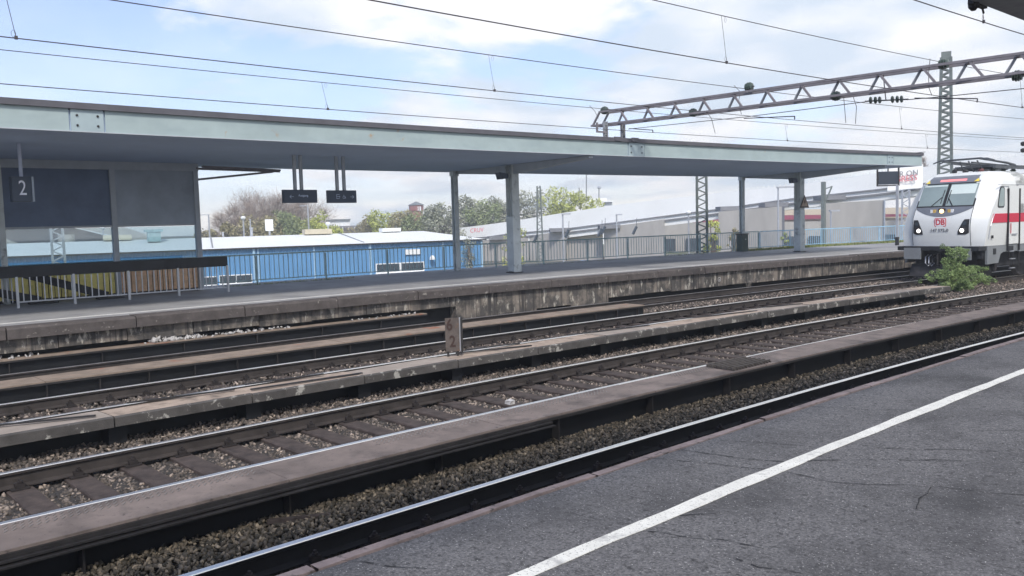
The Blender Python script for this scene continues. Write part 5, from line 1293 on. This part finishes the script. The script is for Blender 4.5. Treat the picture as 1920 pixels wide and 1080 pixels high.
def lamp_post(x, yt, yb, dep, lb, arm=0, globe=False):
    tp = at(x, yt, dep); b = Vector((tp.x, tp.y, GZ)); t = thing('street_lamp', b, lb, 'street lamp', 'street lamps beyond the platform')
    r_ = .055*dep/60
    MB().tube([b, tp], [r_*1.4, r_], 6).build('post', m_galv, t)
    if globe: MB().lathe(tp, UP, [(-.2*dep/100, .1*dep/100), (.0, .28*dep/100), (.15*dep/100, .30*dep/100), (.3*dep/100, .15*dep/100)], 10).build('lamp_head', m_frame, t)
    else: MB().obox(tp+Rv*arm*.5+UP*.03, Rv*(abs(arm)*.5+.1), UP*.06, Vector((Fv.x, Fv.y, 0))*.15).build('lamp_head', m_galv, t)
lamp_post(391, 403, 440, 130, 'tall street lamp alone against the sky right of the shelter', -1.6)
lamp_post(456, 410, 440, 120, 'street lamp with pale head before the bare trees', 0, True)
lamp_post(469, 412, 440, 120, 'plain pole beside the pale street lamp before bare trees')
lamp_post(577, 386, 440, 140, 'street lamp above the bright green tree', -1.2)
lamp_post(615, 421, 440, 100, 'white globe lamp beside the flat office', 0, True)
lamp_post(1156, 403, 450, 90, 'street lamp before the pale abutment wall', .5)
lamp_post(1291, 400, 470, 50, 'white globe lamp left of the green lattice mast', 0, True)
lamp_post(1459, 352, 470, 66, 'tall lamp with long arm left of the triangle column', 1.6)
lamp_post(1558, 396, 470, 60, 'low lamp in front of the big concrete pier', .5)
lamp_post(1055, 402, 470, 75, 'lamp with flat head right of the big column', .6)
lamp_post(193, 428, 460, 100, 'white globe lamp seen through the shelter glass', 0, True)
# catenary pole on the viaduct
b = at(1544, 431, 100); t = thing('catenary_pole', Vector((b.x, b.y, GZ)), 'grey catenary pole with bracket arm in front of the viaduct', 'catenary pole')
MB().beam(Vector((b.x, b.y, GZ)), at(1544, 341, 100), .42).build('pole', m_mast, t); MB().beam(at(1544, 355, 100), at(1559, 350, 100), .12).build('arm', m_mast, t); MB().beam(at(1560, 349, 100), at(1549, 376, 100), .14).build('arm', m_mast, t)
for (x, y) in ((1063, 438), (1125, 436), (1131, 432), (1190, 432), (1004, 448)):
    c = at(x, y, 110); t = thing('line_insulator', c, 'small dark line insulator before the abutment wall, '+{1063: 'right of the flat-headed lamp', 1125: 'lower one of the close pair', 1131: 'upper one of the close pair', 1190: 'rightmost', 1004: 'leftmost, by the slender mast'}[x], 'insulator', 'line insulators before the abutment wall')
    MB().tube([c-Rv*.25-UP*.5, c+Rv*.25+UP*.5], .2, 6).build('body', m_win, t)
    MB().tube([c+Rv*.25+UP*.5, c+Rv*.3+UP*1.6], .04, 4).build('hanger', m_win, t)
# parked vehicles glimpsed through the railing
def car(x, y, dep, m, lb):
    c = at(x, y, dep); c.z = GZ; t = thing('parked_car', c, lb, 'car'); a = Rv; f = Vector((Fv.x, Fv.y, 0)).normalized()
    pr = [(-2.1, .35), (2.1, .35), (2.15, .8), (1.9, .95), (1.15, 1.02), (.6, 1.45), (-1.0, 1.48), (-1.7, 1.02), (-2.1, .9)]
    n = len(pr); MB().add([c+a*u+UP*w-f*.85 for u, w in pr]+[c+a*u+UP*w+f*.85 for u, w in pr], [tuple(range(n)), tuple(range(n, 2*n))[::-1]]+[(i, n+i, n+(i+1) % n, (i+1) % n) for i in range(n)]).build('body', m, t)
    MB().add([c+a*u+UP*w-f*.86 for u, w in ((-1.45, 1.03), (.95, 1.03), (.5, 1.38), (-.95, 1.40))], [(0, 1, 2, 3)]).build('side_window', m_win, t)
    for u in (-1.3, 1.35): MB().lathe(c+a*u+UP*.33-f*.87, f, [(0, .33), (.2, .33)], 12).build('wheel', m_seal, t)
car(1265, 478, 96, m_frame, 'white car parked beyond the railing left of the lattice mast')
car(1105, 480, 104, m_shed, 'blue car parked beyond the railing before the abutment wall')

# ================================================================== HAZE
hz = MB(); x0, x1, y0, y1, z0, z1 = -330, 120, -60, 330, -4.9, 31.
hz.add([(x, y, z) for z in (z0, z1) for x, y in ((x0, y0), (x1, y0), (x1, y1), (x0, y1))], [(3, 2, 1, 0), (4, 5, 6, 7), (0, 1, 5, 4), (1, 2, 6, 5), (2, 3, 7, 6), (3, 0, 4, 7)])
HZ_ON = True
if HZ_ON:
    hm = bpy.data.materials.new('haze'); hm.use_nodes = True; t = hm.node_tree; t.nodes.clear(); o_ = nn(t, 'ShaderNodeOutputMaterial'); pv = nn(t, 'ShaderNodeVolumePrincipled')
    pv.inputs['Color'].default_value = (.9, .95, 1, 1); pv.inputs['Density'].default_value = .0015; pv.inputs['Anisotropy'].default_value = .2; t.links.new(pv.outputs[0], o_.inputs['Volume'])
    hz.build('haze', hm, kind='stuff', label='thin pale haze over the whole station', cat='haze')
